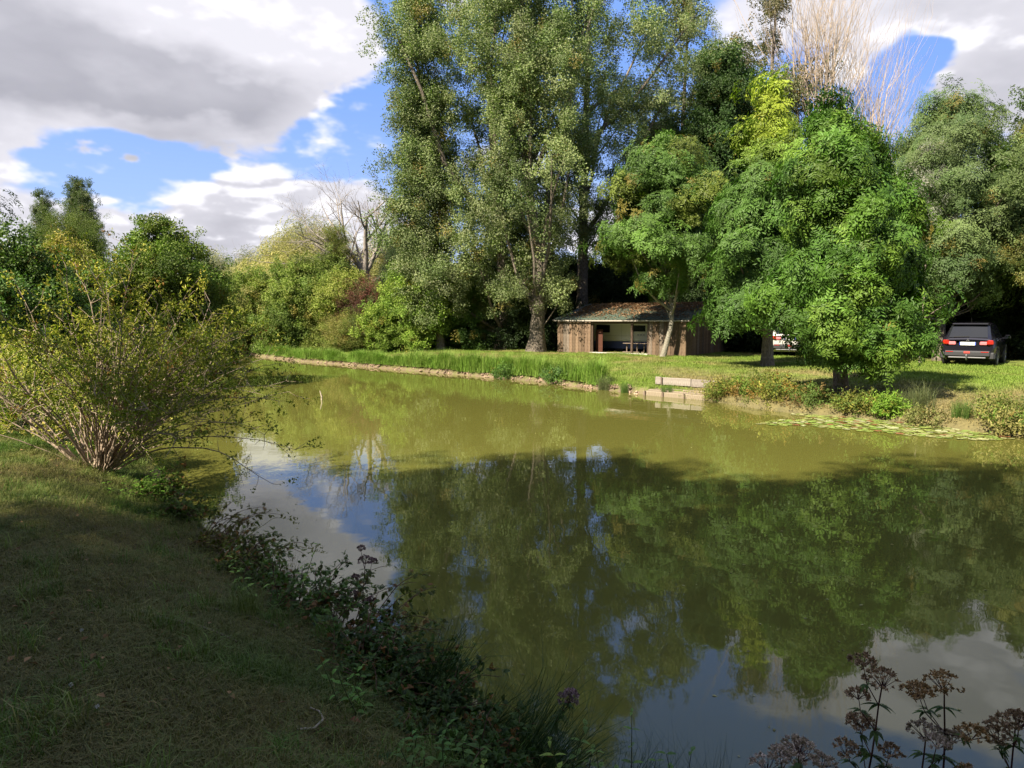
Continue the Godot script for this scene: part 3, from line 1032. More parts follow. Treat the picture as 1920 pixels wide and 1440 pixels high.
	var tb := MB.new()
	tb.tube([Vector3(0, -0.2, 0), Vector3(0.05, 2, 0), Vector3(0.1, 4.2, 0), Vector3(0.15, 5.2, 0)], [0.42, 0.34, 0.28, 0.25], 10)
	put("trunk", tb.mesh(M.bark_dead), dt)
	var db := MB.new()
	for s in [[Vector3(0.1, 4.6, 0), Vector3(0.1, 1, 0.1), 4.7, 0.24, 0.03], [Vector3(0.05, 3.0, 0), Vector3(-0.95, 0.42, 0.2), 5.2, 0.15, 0.05], [Vector3(0.1, 4.9, 0), Vector3(-0.75, 1, -0.2), 4.7, 0.20, 0.04],
			[Vector3(0.1, 4.4, 0), Vector3(0.9, 0.25, 0.2), 3.3, 0.18, 0.08], [Vector3(0.15, 5.2, 0), Vector3(0.55, 1, 0.4), 4.0, 0.18, 0.04], [Vector3(0.1, 4.2, 0), Vector3(-0.6, 0.8, 0.5), 4.4, 0.18, 0.05], [Vector3(0.15, 5.4, 0), Vector3(0.4, 1, -0.5), 3.8, 0.17, 0.04], [Vector3(0.1, 4.0, 0.1), Vector3(-0.8, 0.8, 0.3), 4.6, 0.15, 0.04]]:
		twigs(db, s[0], s[1].normalized(), s[2], s[3], 3 if s[1].x < -0.9 else 4, s[4], 0.12, 4)
	put("branches", db.mesh(M.bark_dead), dt)
	# hedge along the far left shore, one bush after another
	var H := [
		[-20.8, -51.5, 4.6, 2.8, [Color(0.11, 0.135, 0.03), Color(0.08, 0.11, 0.026)], "olive hedge bush at the pond's far end, half behind the arching shrub", 0],
		[-17.4, -48.8, 4.7, 2.6, [Color(0.15, 0.165, 0.035), Color(0.11, 0.14, 0.03), Color(0.17, 0.16, 0.05)], "yellowish hedge bush left of the dead tree, leftmost along the open lawn", 0],
		[-14.2, -47.2, 5.4, 2.6, [Color(0.12, 0.15, 0.032), Color(0.09, 0.125, 0.028)], "tall mid green hedge bush between the yellowish bush and the dead tree", 0],
		[-11.4, -46.4, 4.7, 2.3, [Color(0.165, 0.18, 0.040), Color(0.13, 0.155, 0.032)], "light green hedge bush at the foot of the dead tree", 0],
		[-8.9, -44.6, 3.7, 1.7, [Color(0.095, 0.040, 0.030), Color(0.075, 0.035, 0.026), Color(0.07, 0.09, 0.03)], "reddish purple bush in the hedge below the dead tree", 1],
		[-10.0, -43.6, 1.8, 1.5, [Color(0.16, 0.145, 0.045), Color(0.11, 0.13, 0.03)], "low yellow-brown undergrowth bush in front of the reddish bush", 1],
		[-6.0, -42.6, 4.9, 2.4, [Color(0.135, 0.19, 0.032), Color(0.11, 0.165, 0.028), Color(0.16, 0.21, 0.035)], "fresh bright green bush right of the reddish bush", 0],
		[-3.4, -43.4, 4.2, 2.3, [Color(0.075, 0.125, 0.030), Color(0.06, 0.105, 0.026)], "deep green bush at the foot of the first tall poplar", 0],
		[-7.3, -47.6, 7.4, 2.0, [Color(0.032, 0.048, 0.020), Color(0.028, 0.042, 0.018)], "dark evergreen shrub standing up behind the bright green bush", 1],
		[-13.0, -50.6, 5.6, 2.3, [Color(0.10, 0.125, 0.03), Color(0.08, 0.11, 0.026)], "second row hedge bush peeping over the light green one", 0]]
	for s in H:
		var h: float = s[2]
		var r: float = s[3]
		tree("hedge_bush", s[5], "bush", on(s[0], s[1]), {"trunk": straight(h * 0.7, Vector2(0.2, 0.1)), "r0": 0.10, "bark": M.twig, "prof": [[0.2, r * 0.95, 0, 0], [h * 0.35, r * 1.08, 0, 0], [h * 0.7, r * 0.85, 0, 0], [h, r * 0.3, 0, 0]],
			"n": int(26 * r * h / 8.0) + 8, "cr": 0.85, "sp": 42, "mesh": S.fine if s[6] == 1 else S.bush, "size": 0.62, "cols": s[4].map(func(c): return shade(c, 1.4)), "up": 0.45, "sere": 0.05, "limb_from": 0.0}, "bushes of the far hedge")
	# climbing ivy round the dead trunk's foot
	tree("ivy_bush", "yellow-green ivy climbing beside the dead tree trunk", "ivy", on(-12.7, -51.6), {"trunk": straight(6.0), "r0": 0.08, "bark": M.twig, "prof": [[3, 1.2, 0, 0], [6.5, 1.0, 0, 0], [8.3, 0.3, 0, 0]], "n": 24, "cr": 0.6, "sp": 30, "mesh": S.fine, "size": 0.6, "cols": [Color(0.16, 0.17, 0.03), Color(0.12, 0.14, 0.03)]})
	# left bank: the near tree cut by the frame, bushy tree, thicket
	tree("bank_tree", "dark leafy tree at the left edge beyond the arching shrub", "tree", on(-17.1, -20.5), {"trunk": straight(6.6, Vector2(0.2, 0)), "r0": 0.16, "bark": M.bark, "prof": [[0.4, 1.7, 0, 0], [2.5, 2.3, 0, 0], [4.8, 2.1, 0.1, 0], [6.6, 1.3, 0.3, 0], [7.7, 0.3, 0.5, 0]],
		"n": 70, "cr": 0.8, "sp": 30, "mesh": S.ash_small, "size": 0.5, "cols": [Color(0.060, 0.095, 0.024), Color(0.08, 0.115, 0.028)]})
	tree("bushy_tree", "bushy green tree with ragged top behind the arching shrub", "tree", on(-12.9, -25.6, 0.45), {"trunk": straight(5.2, Vector2(0.2, 0)), "r0": 0.14, "bark": M.bark, "prof": [[0.3, 1.9, 0, 0], [2.2, 2.3, 0.1, 0], [4.2, 1.9, 0.3, 0], [5.2, 1.2, 0.3, 0], [6.3, 0.3, 0.2, 0]],
		"n": 95, "cr": 0.65, "sp": 30, "mesh": S.bush, "size": 0.5, "cols": [Color(0.12, 0.17, 0.03), Color(0.10, 0.15, 0.028), Color(0.15, 0.19, 0.034)], "sere": 0.05, "up": 0.6})
	var T := [
		[-18.3, -29.0, 5.0, 1.7, [Color(0.16, 0.13, 0.030), Color(0.12, 0.12, 0.03)], "orange tinged bush below the columnar poplars"],
		[-13.4, -19.0, 3.6, 1.9, [Color(0.05, 0.085, 0.024), Color(0.065, 0.10, 0.026)], "dark green thicket bush at the foot of the dark leafy tree"],
		[-16.8, -25.0, 3.5, 1.8, [Color(0.05, 0.075, 0.024), Color(0.07, 0.095, 0.03)], "dark thicket bush left of the bushy tree"],
		[-15.6, -31.5, 4.6, 2.0, [Color(0.06, 0.09, 0.025), Color(0.085, 0.11, 0.03)], "mid green thicket bush behind the bushy tree"],
		[-19.2, -36.5, 4.4, 2.2, [Color(0.075, 0.10, 0.026), Color(0.055, 0.085, 0.024)], "olive thicket bush further along the left shore"],
		[-21.8, -43.0, 4.7, 2.4, [Color(0.06, 0.085, 0.024), Color(0.09, 0.11, 0.028)], "dark thicket bush where the left shore meets the far end"],
		[-20.5, -21.5, 3.6, 2.0, [Color(0.055, 0.08, 0.024), Color(0.07, 0.095, 0.03)], "thicket bush behind the dark leafy tree at the edge"]]
	for s in T:
		var h: float = s[2]
		var r: float = s[3]
		tree("thicket_bush", s[5], "bush", on(s[0], s[1]), {"trunk": straight(h * 0.7), "r0": 0.08, "bark": M.twig, "prof": [[0.2, r * 0.95, 0, 0], [h * 0.4, r * 1.05, 0, 0], [h * 0.75, r * 0.8, 0, 0], [h, r * 0.25, 0, 0]],
			"n": int(24 * r * h / 8.0) + 10, "cr": 0.8, "sp": 40, "mesh": S.bush, "size": 0.55, "cols": s[4].map(func(c): return shade(c, 1.5)), "up": 0.5, "sere": 0.05, "limb_from": 0.0}, "thicket on the left shore")


func trees_right() -> void:
	var g := [Color(0.062, 0.128, 0.018), Color(0.078, 0.150, 0.020), Color(0.050, 0.108, 0.016), Color(0.098, 0.165, 0.022)]
	# the young tree before the shed
	tree("leaning_tree", "young tree with leaning trunk and browning leaves in front of the shed", "tree", on(7.3, -34.2), {"trunk": [Vector3(0, -0.15, 0), Vector3(0.22, 0.7, 0), Vector3(0.42, 1.6, 0), Vector3(0.42, 2.5, 0), Vector3(0.1, 3.8, 0), Vector3(-0.1, 5.6, 0), Vector3(-0.1, 9.2, 0)], "r0": 0.15, "r1": 0.03, "bark": M.bark_pale, "flare": 0.35, "limb_every": 2,
		"prof": [[3.3, 0.9, 0.2, 0.2], [4.2, 2.0, 0.0, 0.2], [5.5, 2.8, -0.3, 0], [7.8, 2.6, -0.2, 0], [9.4, 1.5, 0, 0], [10.3, 0.4, 0, 0]],
		"gaps": -0.05, "n": 100, "cr": 0.85, "sp": 27, "mesh": S.ash, "size": 0.62, "cols": [Color(0.075, 0.135, 0.024), Color(0.062, 0.115, 0.022), Color(0.11, 0.14, 0.025)], "up": 0.25, "sere": 0.05, "limb_from": 0.36, "rise": 0.6})
	# the big ash on the bank
	tree("ash_tree", "big bright green ash with drooping branches at the water's edge", "tree", on(9.0, -19.1), {"trunk": straight(7.0, Vector2(-0.7, 0), 0.08), "r0": 0.21, "r1": 0.03, "bark": M.bark, "flare": 0.25,
		"prof": [[0.95, 0.4, 0.1, 0.9], [1.25, 1.5, 0.15, 0.3], [1.7, 2.3, 0.3, 0.1], [2.6, 2.3, 0.25, 0], [3.6, 1.85, 0.05, 0], [4.8, 1.5, -0.2, 0], [6.0, 1.2, -0.45, 0], [7.1, 0.7, -0.6, 0], [8.1, 0.2, -0.65, 0]],
		"n": 300, "cr": 0.42, "sp": 17, "gaps": -0.06, "ragged": 0.75, "mesh": S.ash, "size": 0.48, "cols": g, "up": 0.15, "sere": 0.003, "limb_from": 0.12, "rise": 0.35})
	tree("yellow_green_tree", "yellow-green leaved tree rising just behind the big ash", "tree", on(9.8, -27.0), {"trunk": straight(10.4, Vector2(-0.2, 0), 0.1), "r0": 0.2, "r1": 0.03, "bark": M.bark,
		"prof": [[1.91, 1.8, -0.65, 0.2], [3.65, 2.0, -0.51, 0], [5.85, 1.9, -0.47, 0], [8.1, 1.5, -0.24, 0], [9.45, 0.8, -0.28, 0], [10.26, 0.2, -0.3, 0]],
		"gaps": -0.05, "n": 170, "cr": 0.65, "sp": 26, "mesh": S.ash, "size": 0.58, "cols": [Color(0.070, 0.135, 0.024), Color(0.060, 0.120, 0.022)], "tops": [6.5, Color(0.25, 0.29, 0.022)], "up": 0.3})
	tree("dark_tree", "dark green tree between the tall poplars and the yellow-green tree", "tree", on(12.9, -44.0), {"trunk": straight(16), "r0": 0.3, "bark": M.bark, "prof": [[1, 3.0, 0, 0], [6, 3.6, -0.3, 0], [11, 3.2, -0.4, 0], [15, 2.2, 0, 0], [17.5, 0.5, 0, 0]],
		"n": 105, "cr": 1.1, "sp": 34, "mesh": S.bush, "size": 0.85, "cols": [Color(0.040, 0.075, 0.022), Color(0.050, 0.088, 0.024)]})
	tree("dark_tree", "very dark narrow tree filling the gap right of the tall poplars", "tree", on(10.6, -49.5), {"trunk": straight(15), "r0": 0.3, "bark": M.bark, "prof": [[1, 3.0, 0, 0], [6, 3.0, 0, 0], [11, 2.4, 0, 0], [15.5, 0.5, 0, 0]],
		"n": 80, "cr": 1.1, "sp": 30, "mesh": S.bush, "size": 0.9, "cols": [Color(0.025, 0.045, 0.018), Color(0.03, 0.05, 0.02)]})
	var rt := [Color(0.085, 0.125, 0.042), Color(0.070, 0.112, 0.036), Color(0.095, 0.132, 0.044)]
	tree("false_acacia", "wide olive green tree standing over the parked car", "tree", on(18.6, -30.6), {"trunk": straight(10.5, Vector2(-0.3, 0)), "r0": 0.24, "bark": M.bark, "prof": [[3.07, 2.4, 0.0, 0.0], [4.32, 3.3, 0.0, 0.0], [6.75, 3.4, 0.0, 0], [9.0, 2.6, 0.0, 0], [10.71, 1.0, 0.0, 0]],
		"gaps": -0.05, "n": 210, "cr": 0.85, "sp": 28, "mesh": S.ash_small, "size": 0.60, "cols": rt, "up": 0.3})
	tree("false_acacia", "olive tree at the right edge with yellowing leaves", "tree", on(22.6, -29.6), {"trunk": straight(10), "r0": 0.22, "bark": M.bark, "prof": [[3.09, 2.4, 0.0, 0.0], [4.55, 3.0, 0.0, 0], [7.28, 2.8, 0.0, 0], [9.65, 1.4, 0.0, 0], [10.37, 0.4, 0.0, 0]],
		"gaps": -0.05, "n": 160, "cr": 0.85, "sp": 28, "mesh": S.ash_small, "size": 0.60, "cols": [Color(0.11, 0.13, 0.032), Color(0.13, 0.135, 0.034), Color(0.08, 0.11, 0.03)], "up": 0.3})
	tree("false_acacia", "olive tree between the big ash and the wide tree over the car", "tree", on(15.2, -32.0), {"trunk": straight(9.5), "r0": 0.2, "bark": M.bark, "prof": [[1.91, 2.0, 0.0, 0.3], [4.05, 2.4, 0.0, 0], [6.75, 2.2, 0.0, 0], [8.64, 1.2, 0.0, 0], [9.54, 0.3, 0.0, 0]],
		"gaps": -0.05, "n": 130, "cr": 0.8, "sp": 28, "mesh": S.ash_small, "size": 0.58, "cols": [Color(0.06, 0.095, 0.03), Color(0.07, 0.105, 0.034)], "up": 0.3})
	tree("false_acacia", "taller dark tree behind the olive tree at the right edge", "tree", on(27.6, -36.5), {"trunk": straight(13), "r0": 0.22, "bark": M.bark, "prof": [[1.0, 2.4, 0, 0.3], [5, 3.0, 0, 0], [10, 2.6, 0, 0], [14.4, 0.4, 0, 0]],
		"n": 80, "cr": 1.0, "sp": 30, "mesh": S.bush, "size": 0.7, "cols": [Color(0.05, 0.08, 0.024), Color(0.06, 0.09, 0.026)]})
	tree("pale_tree", "small silvery leaved tree showing between two olive trees", "tree", on(16.6, -28.6), {"trunk": straight(8.2), "r0": 0.05, "bark": M.bark, "prof": [[5.4, 0.5, 0, 0], [6.8, 0.75, 0, 0], [8.6, 0.3, 0, 0]],
		"n": 10, "cr": 0.40, "sp": 14, "mesh": S.fine, "size": 0.5, "cols": [Color(0.30, 0.30, 0.26), Color(0.24, 0.25, 0.2)], "limb_from": 0.5})
	# understorey that closes the view below the crowns
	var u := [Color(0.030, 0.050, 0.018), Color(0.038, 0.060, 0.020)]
	var U := [[-2.0, -47.5, 5.5, "behind the first tall poplar"], [1.4, -47.0, 5.8, "between two tall poplar trunks"], [4.4, -49.6, 5.6, "behind the shed's roof"], [7.8, -46.5, 6.4, "behind the shed, past the bare trunk"], [10.8, -43.0, 7.2, "at the back corner of the shed"], [13.4, -39.0, 6.8, "behind the pale parked car"],
		[16.6, -38.0, 6.4, "behind the dark car under the ash"], [19.8, -37.0, 6.0, "behind the black car, left part"], [23.0, -36.0, 6.2, "behind the black car, right part"], [26.2, -34.0, 6.2, "at the right edge behind the lawn"], [29.5, -33.0, 6.2, "past the right edge of the lawn"], [13.6, -42.6, 4.4, "past the shed's dark side wall"], [1.2, -43.5, 3.6, "low down between poplar trunk and shed"], [24.5, -32.2, 4.6, "right beside the black car"]]
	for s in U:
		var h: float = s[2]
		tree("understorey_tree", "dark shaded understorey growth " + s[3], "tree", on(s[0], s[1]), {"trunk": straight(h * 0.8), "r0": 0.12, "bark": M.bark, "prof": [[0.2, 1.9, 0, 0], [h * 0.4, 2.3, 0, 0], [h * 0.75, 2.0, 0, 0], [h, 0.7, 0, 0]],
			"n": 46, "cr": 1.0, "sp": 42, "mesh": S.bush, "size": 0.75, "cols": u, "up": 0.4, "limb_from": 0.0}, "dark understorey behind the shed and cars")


func shade_trees() -> void:
	var c := [Color(0.06, 0.10, 0.03), Color(0.07, 0.11, 0.03)]
	var T := [[-24.0, 3.2, 19.5, 2.8, "leftmost"], [-19.0, 3.2, 16.0, 2.6, "second from the left"], [-14.2, 3.2, 14.0, 2.6, "lowest of all"], [-8.0, 3.0, 21.5, 4.2, "widest"], [-2.0, 4.0, 22.0, 4.2, "just behind the viewpoint"], [4.0, 4.4, 21.5, 4.2, "second from the right"], [10.0, 4.8, 20.0, 4.4, "rightmost"]]
	tree("tall_bank_tree", "bare stemmed shading tree with a high crown behind the near bank", "tree", Vector3(-15.4, 0.8, 4.2), {"trunk": straight(20), "r0": 0.3, "bark": M.bark, "prof": [[17.6, 1.2, 0, 0], [19.5, 2.2, 0, 0], [22.0, 0.8, 0, 0]],
		"n": 26, "cr": 1.1, "sp": 24, "mesh": S.bush, "size": 1.0, "cols": c, "limb_from": 0.8}, "tall trees behind the near bank")
	for s in T:
		var h: float = s[2]
		tree("tall_bank_tree", "tall shading tree behind the near bank, " + s[4], "tree", Vector3(s[0], 0.8, s[1] + 2.5), {"trunk": straight(h * 0.9), "r0": 0.35, "bark": M.bark, "prof": [[2.2, 2.6, 0, 0.5], [6, s[3], 0, 0], [h * 0.6, s[3], 0, 0], [h * 0.9, s[3] * 0.7, 0, 0], [h, 1.0, 0, 0]],
			"n": 110, "cr": 1.7, "sp": 24, "mesh": S.bush, "size": 1.25, "cols": c, "limb_from": 0.12, "ragged": 0.25}, "tall trees behind the near bank")


# ---------------------------------------------------------------- cars
func car(label: String, at: Vector3, heading: float, paint: Color, plate: String, detail: bool) -> void:
	var t := thing("car", label, "car", at, -heading, "cars parked on the lawn")
	t.scale = Vector3(1.02, 1.07, 1.0)   # the car's nose points to its -z
	var pm := mat(paint, 0.28, 0.5, 0.35)
	pm.clearcoat_enabled = true
	pm.clearcoat = 0.9
	pm.clearcoat_roughness = 0.06
	var glass := mat(Color(0.010, 0.011, 0.014), 0.05, 0.6)
	var grey := mat(Color(0.022, 0.022, 0.025), 0.6)
	var black := mat(Color(0.010, 0.010, 0.011), 0.7)
	# stations: z from the tail, half width at sill / shoulder / belt / roof, heights of sill, shoulder, belt, roof
	var st := [[0.02, 0.70, 0.80, 0.74, 0.70, 0.42, 0.70, 0.98, 1.00], [0.06, 0.78, 0.86, 0.80, 0.74, 0.34, 0.72, 1.02, 1.05], [0.22, 0.82, 0.885, 0.82, 0.70, 0.26, 0.76, 1.05, 1.22], [0.50, 0.84, 0.89, 0.82, 0.62, 0.24, 0.78, 1.05, 1.53], [0.80, 0.84, 0.885, 0.82, 0.61, 0.24, 0.78, 1.04, 1.60],
		[1.5, 0.84, 0.88, 0.82, 0.62, 0.24, 0.77, 1.02, 1.625], [2.3, 0.84, 0.88, 0.82, 0.62, 0.24, 0.76, 0.99, 1.59], [2.75, 0.84, 0.88, 0.82, 0.64, 0.24, 0.76, 0.98, 1.40], [3.3, 0.84, 0.88, 0.80, 0.74, 0.25, 0.76, 0.98, 1.04], [4.0, 0.80, 0.84, 0.74, 0.66, 0.28, 0.70, 0.88, 0.93], [4.28, 0.66, 0.70, 0.62, 0.55, 0.34, 0.62, 0.76, 0.78]]
	var ring := func(s: Array) -> Array:
		var half := [Vector3(s[1] * 0.85, s[5], 0), Vector3(s[1], s[5] + 0.07, 0), Vector3(s[2], s[6], 0), Vector3(s[2] * 0.985, s[6] + 0.12, 0), Vector3(s[3], s[7], 0), Vector3(s[4], s[8] - 0.06, 0), Vector3(s[4] * 0.82, s[8] - 0.012, 0), Vector3(0, s[8] + 0.01, 0)]
		var o := []
		for p in half:
			o.append(Vector3(p.x, p.y, -s[0]))
		for k in range(6, -1, -1):
			o.append(Vector3(-half[k].x, half[k].y, -s[0]))
		return o
	var body := MB.new()
	var win := MB.new()
	var cab := MB.new()
	var rings := []
	for s in st:
		rings.append(ring.call(s))
	for i in st.size() - 1:
		for k in 15:
			var k2 := (k + 1) % 15
			var a: Vector3 = rings[i][k]
			var b: Vector3 = rings[i][k2]
			var c: Vector3 = rings[i + 1][k2]
			var d: Vector3 = rings[i + 1][k]
			var to := body
			if (k == 4 or k == 9) and i >= 3 and i <= 6:
				to = win
			if k in [5, 6, 7, 8] and i == 2:
				to = win
			if k in [5, 6, 7, 8] and (i == 6 or i == 7):
				to = win
			to.quad(d, c, b, a)
	for i in range(1, 7):   # tail and nose caps
		var m := 14 - i
		body.quad(rings[0][i], rings[0][i + 1], rings[0][m], rings[0][m + 1])
		body.quad(rings[10][m + 1], rings[10][m], rings[10][i + 1], rings[10][i])
	body.tri(rings[0][0], rings[0][1], rings[0][14])
	put("body", body.mesh(pm), t)
	put("side_windows", win.mesh(glass), t)
	# tailgate glass set proud of the slope, with a spoiler over it
	var wq := MB.new()
	wq.quad(Vector3(-0.62, 1.075, -0.055), Vector3(0.62, 1.075, -0.055), Vector3(0.55, 1.46, -0.40), Vector3(-0.55, 1.46, -0.40))
	put("rear_window", wq.mesh(glass), t)
	var sp := MB.new()
	sp.box(Vector3(0, 1.565, -0.50), Vector3(1.16, 0.045, 0.26), Basis(Vector3.RIGHT, 0.16), 0.012)
	put("spoiler", sp.mesh(pm), t)
	var wi := MB.new()
	wi.box(Vector3(-0.22, 1.10, -0.06), Vector3(0.50, 0.02, 0.02), Basis(Vector3(0, 0, 1), 0.03))
	put("wiper", wi.mesh(black), t)
	# bumper in bare grey plastic
	var bu := MB.new()
	bu.box(Vector3(0, 0.49, 0.03), Vector3(1.50, 0.22, 0.16), Basis(), 0.05)
	bu.box(Vector3(-0.78, 0.42, -0.06), Vector3(0.20, 0.26, 0.26), Basis(), 0.05)
	bu.box(Vector3(0.78, 0.42, -0.06), Vector3(0.20, 0.26, 0.26), Basis(), 0.05)
	put("bumper", bu.mesh(grey), t)
	var dif := MB.new()
	dif.box(Vector3(0, 0.36, 0.045), Vector3(1.20, 0.045, 0.10), Basis(), 0.015)
	put("skid_plate", dif.mesh(mat(Color(0.24, 0.24, 0.25), 0.4, 0.5, 0.4)), t)
	var und := MB.new()
	und.box(Vector3(0, 0.30, -2.1), Vector3(1.45, 0.14, 3.6))
	put("underbody", und.mesh(black), t)
	# lamps
	var red := mat(Color(0.34, 0.016, 0.008), 0.15)
	var pink := mat(Color(0.62, 0.16, 0.17), 0.15)
	for sx in [-1.0, 1.0]:
		var b := MB.new()
		b.box(Vector3(sx * 0.70, 0.895, -0.02), Vector3(0.22, 0.17, 0.14), Basis(Vector3.UP, sx * 0.35), 0.035)
		var l := put("tail_light", b.mesh(red), t)
		var b2 := MB.new()
		b2.box(Vector3(sx * 0.50, 0.865, 0.0), Vector3(0.24, 0.12, 0.06), Basis(), 0.02)
		put("reversing_lens", b2.mesh(pink), l)
		var b3 := MB.new()
		b3.box(Vector3(sx * 0.56, 0.565, 0.112), Vector3(0.24, 0.022, 0.012))
		put("reflector", b3.mesh(red), t)
	var fog := MB.new()
	fog.box(Vector3(0, 0.545, 0.113), Vector3(0.20, 0.075, 0.014), Basis(), 0.005)
	put("fog_lamp", fog.mesh(mat(Color(0.40, 0.06, 0.05), 0.3)), t)
	# plate
	var pb := MB.new()
	pb.box(Vector3(0, 0.855, 0.012), Vector3(0.52, 0.11, 0.012))
	var pl := put("number_plate", pb.mesh(mat(Color(0.72, 0.72, 0.70), 0.5)), t)
	for sx in [-0.245, 0.245]:
		var bb := MB.new()
		bb.box(Vector3(sx, 0.855, 0.016), Vector3(0.03, 0.108, 0.010))
		put("blue_band", bb.mesh(mat(Color(0.03, 0.07, 0.40), 0.5)), pl)
	var tm := TextMesh.new()
	tm.text = plate
	tm.font_size = 16
	tm.pixel_size = 0.0050
	tm.depth = 0.004
	tm.material = mat(Color(0.02, 0.02, 0.02), 0.6)
	var to := put("plate_lettering", tm, pl)
	to.position = Vector3(0, 0.855, 0.020)
	if detail:
		var em := MB.new()   # three small diamonds set point to point
		for k in 3:
			var a := PI / 2 + TAU * k / 3
			var d := Vector3(cos(a), sin(a), 0)
			var s := Vector3(-d.y, d.x, 0)
			var o := Vector3(0, 0.985, 0.024)
			em.quad(o, o + d * 0.030 - s * 0.017, o + d * 0.06, o + d * 0.030 + s * 0.017)
		put("badge", em.mesh(mat(Color(0.7, 0.7, 0.72), 0.2, 0.5, 0.9)), t)
	var ex := MB.new()
	ex.tube([Vector3(0.52, 0.37, -0.2), Vector3(0.52, 0.37, 0.10)], [0.045, 0.045], 10)
	put("exhaust", ex.mesh(mat(Color(0.2, 0.2, 0.2), 0.35, 0.5, 0.9)), t)
	var hook := MB.new()
	hook.tube([Vector3(0, 0.28, 0.0), Vector3(0, 0.28, 0.16), Vector3(0, 0.32, 0.19), Vector3(0, 0.42, 0.19)], [0.022, 0.022, 0.022, 0.020], 8)
	hook.lathe(Vector3(0, 0.42, 0.19), Vector3.UP, [[0.0, -0.02], [0.028, 0.0], [0.034, 0.025], [0.02, 0.05], [0.0, 0.055]], 10)
	put("tow_hook", hook.mesh(mat(Color(0.25, 0.25, 0.26), 0.4, 0.5, 0.8)), t)
	for sx in [-1.0, 1.0]:
		var mb := MB.new()
		mb.box(Vector3(sx * 1.0, 1.06, -2.62), Vector3(0.20, 0.15, 0.10), Basis(), 0.03)
		mb.box(Vector3(sx * 0.88, 1.02, -2.62), Vector3(0.10, 0.04, 0.06))
		var mr := put("mirror", mb.mesh(pm), t)
		var mg := MB.new()
		mg.box(Vector3(sx * 1.0, 1.06, -2.567), Vector3(0.16, 0.11, 0.006))
		put("mirror_glass", mg.mesh(mat(Color(0.5, 0.5, 0.5), 0.05, 0.5, 1.0)), mr)
		for z in [0.80, 3.45]:
			var wb := MB.new()
			wb.lathe(Vector3(sx * 0.68, 0.33, -z), Vector3(sx, 0, 0), [[0.20, 0.0], [0.31, 0.0], [0.335, 0.03], [0.335, 0.17], [0.31, 0.205], [0.22, 0.21]], 20)
			var wh := put("wheel", wb.mesh(black), t)
			var rb := MB.new()
			rb.lathe(Vector3(sx * 0.68, 0.33, -z), Vector3(sx, 0, 0), [[0.22, 0.205], [0.19, 0.16], [0.06, 0.17], [0.0, 0.18]], 20)
			for k in 5:
				var a := TAU * k / 5
				rb.box(Vector3(sx * 0.875, 0.33 + cos(a) * 0.12, -z + sin(a) * 0.12), Vector3(0.03, 0.20, 0.045), Basis(Vector3.RIGHT, a))
			put("rim", rb.mesh(mat(Color(0.35, 0.35, 0.36), 0.3, 0.5, 0.8)), wh)
			var arch := MB.new()
			for k in 10:
				var a := PI * k / 10
				var a2 := PI * (k + 1) / 10
				var o := Vector3(sx * 0.893, 0.33, -z)
				arch.quad(o + Vector3(0, sin(a), -cos(a)) * 0.36, o + Vector3(0, sin(a2), -cos(a2)) * 0.36, o + Vector3(0, sin(a2), -cos(a2)) * 0.44, o + Vector3(0, sin(a), -cos(a)) * 0.44)
			put("wheel_arch", arch.mesh(grey), t)
	var an := MB.new()
	an.tube([Vector3(0, 1.61, -0.75), Vector3(0, 1.80, -0.62)], [0.010, 0.004], 5)
	put("aerial", an.mesh(black), t)


func cars() -> void:
	car("black car with red tail lights parked alone on the open lawn", on(17.45, -27.0, -0.06), 0.70, Color(0.011, 0.010, 0.017), "CE-486-BZ", true)
	car("dark car mostly hidden behind the big ash, one tail light showing", on(15.3, -32.8, -0.05), 0.50, Color(0.02, 0.022, 0.028), "BY-153-KR", false)
	car("pale car mostly hidden behind the big ash, its roof catching the sun", on(13.35, -33.9, -0.05), 0.42, Color(0.62, 0.60, 0.55), "AQ-724-SM", false)


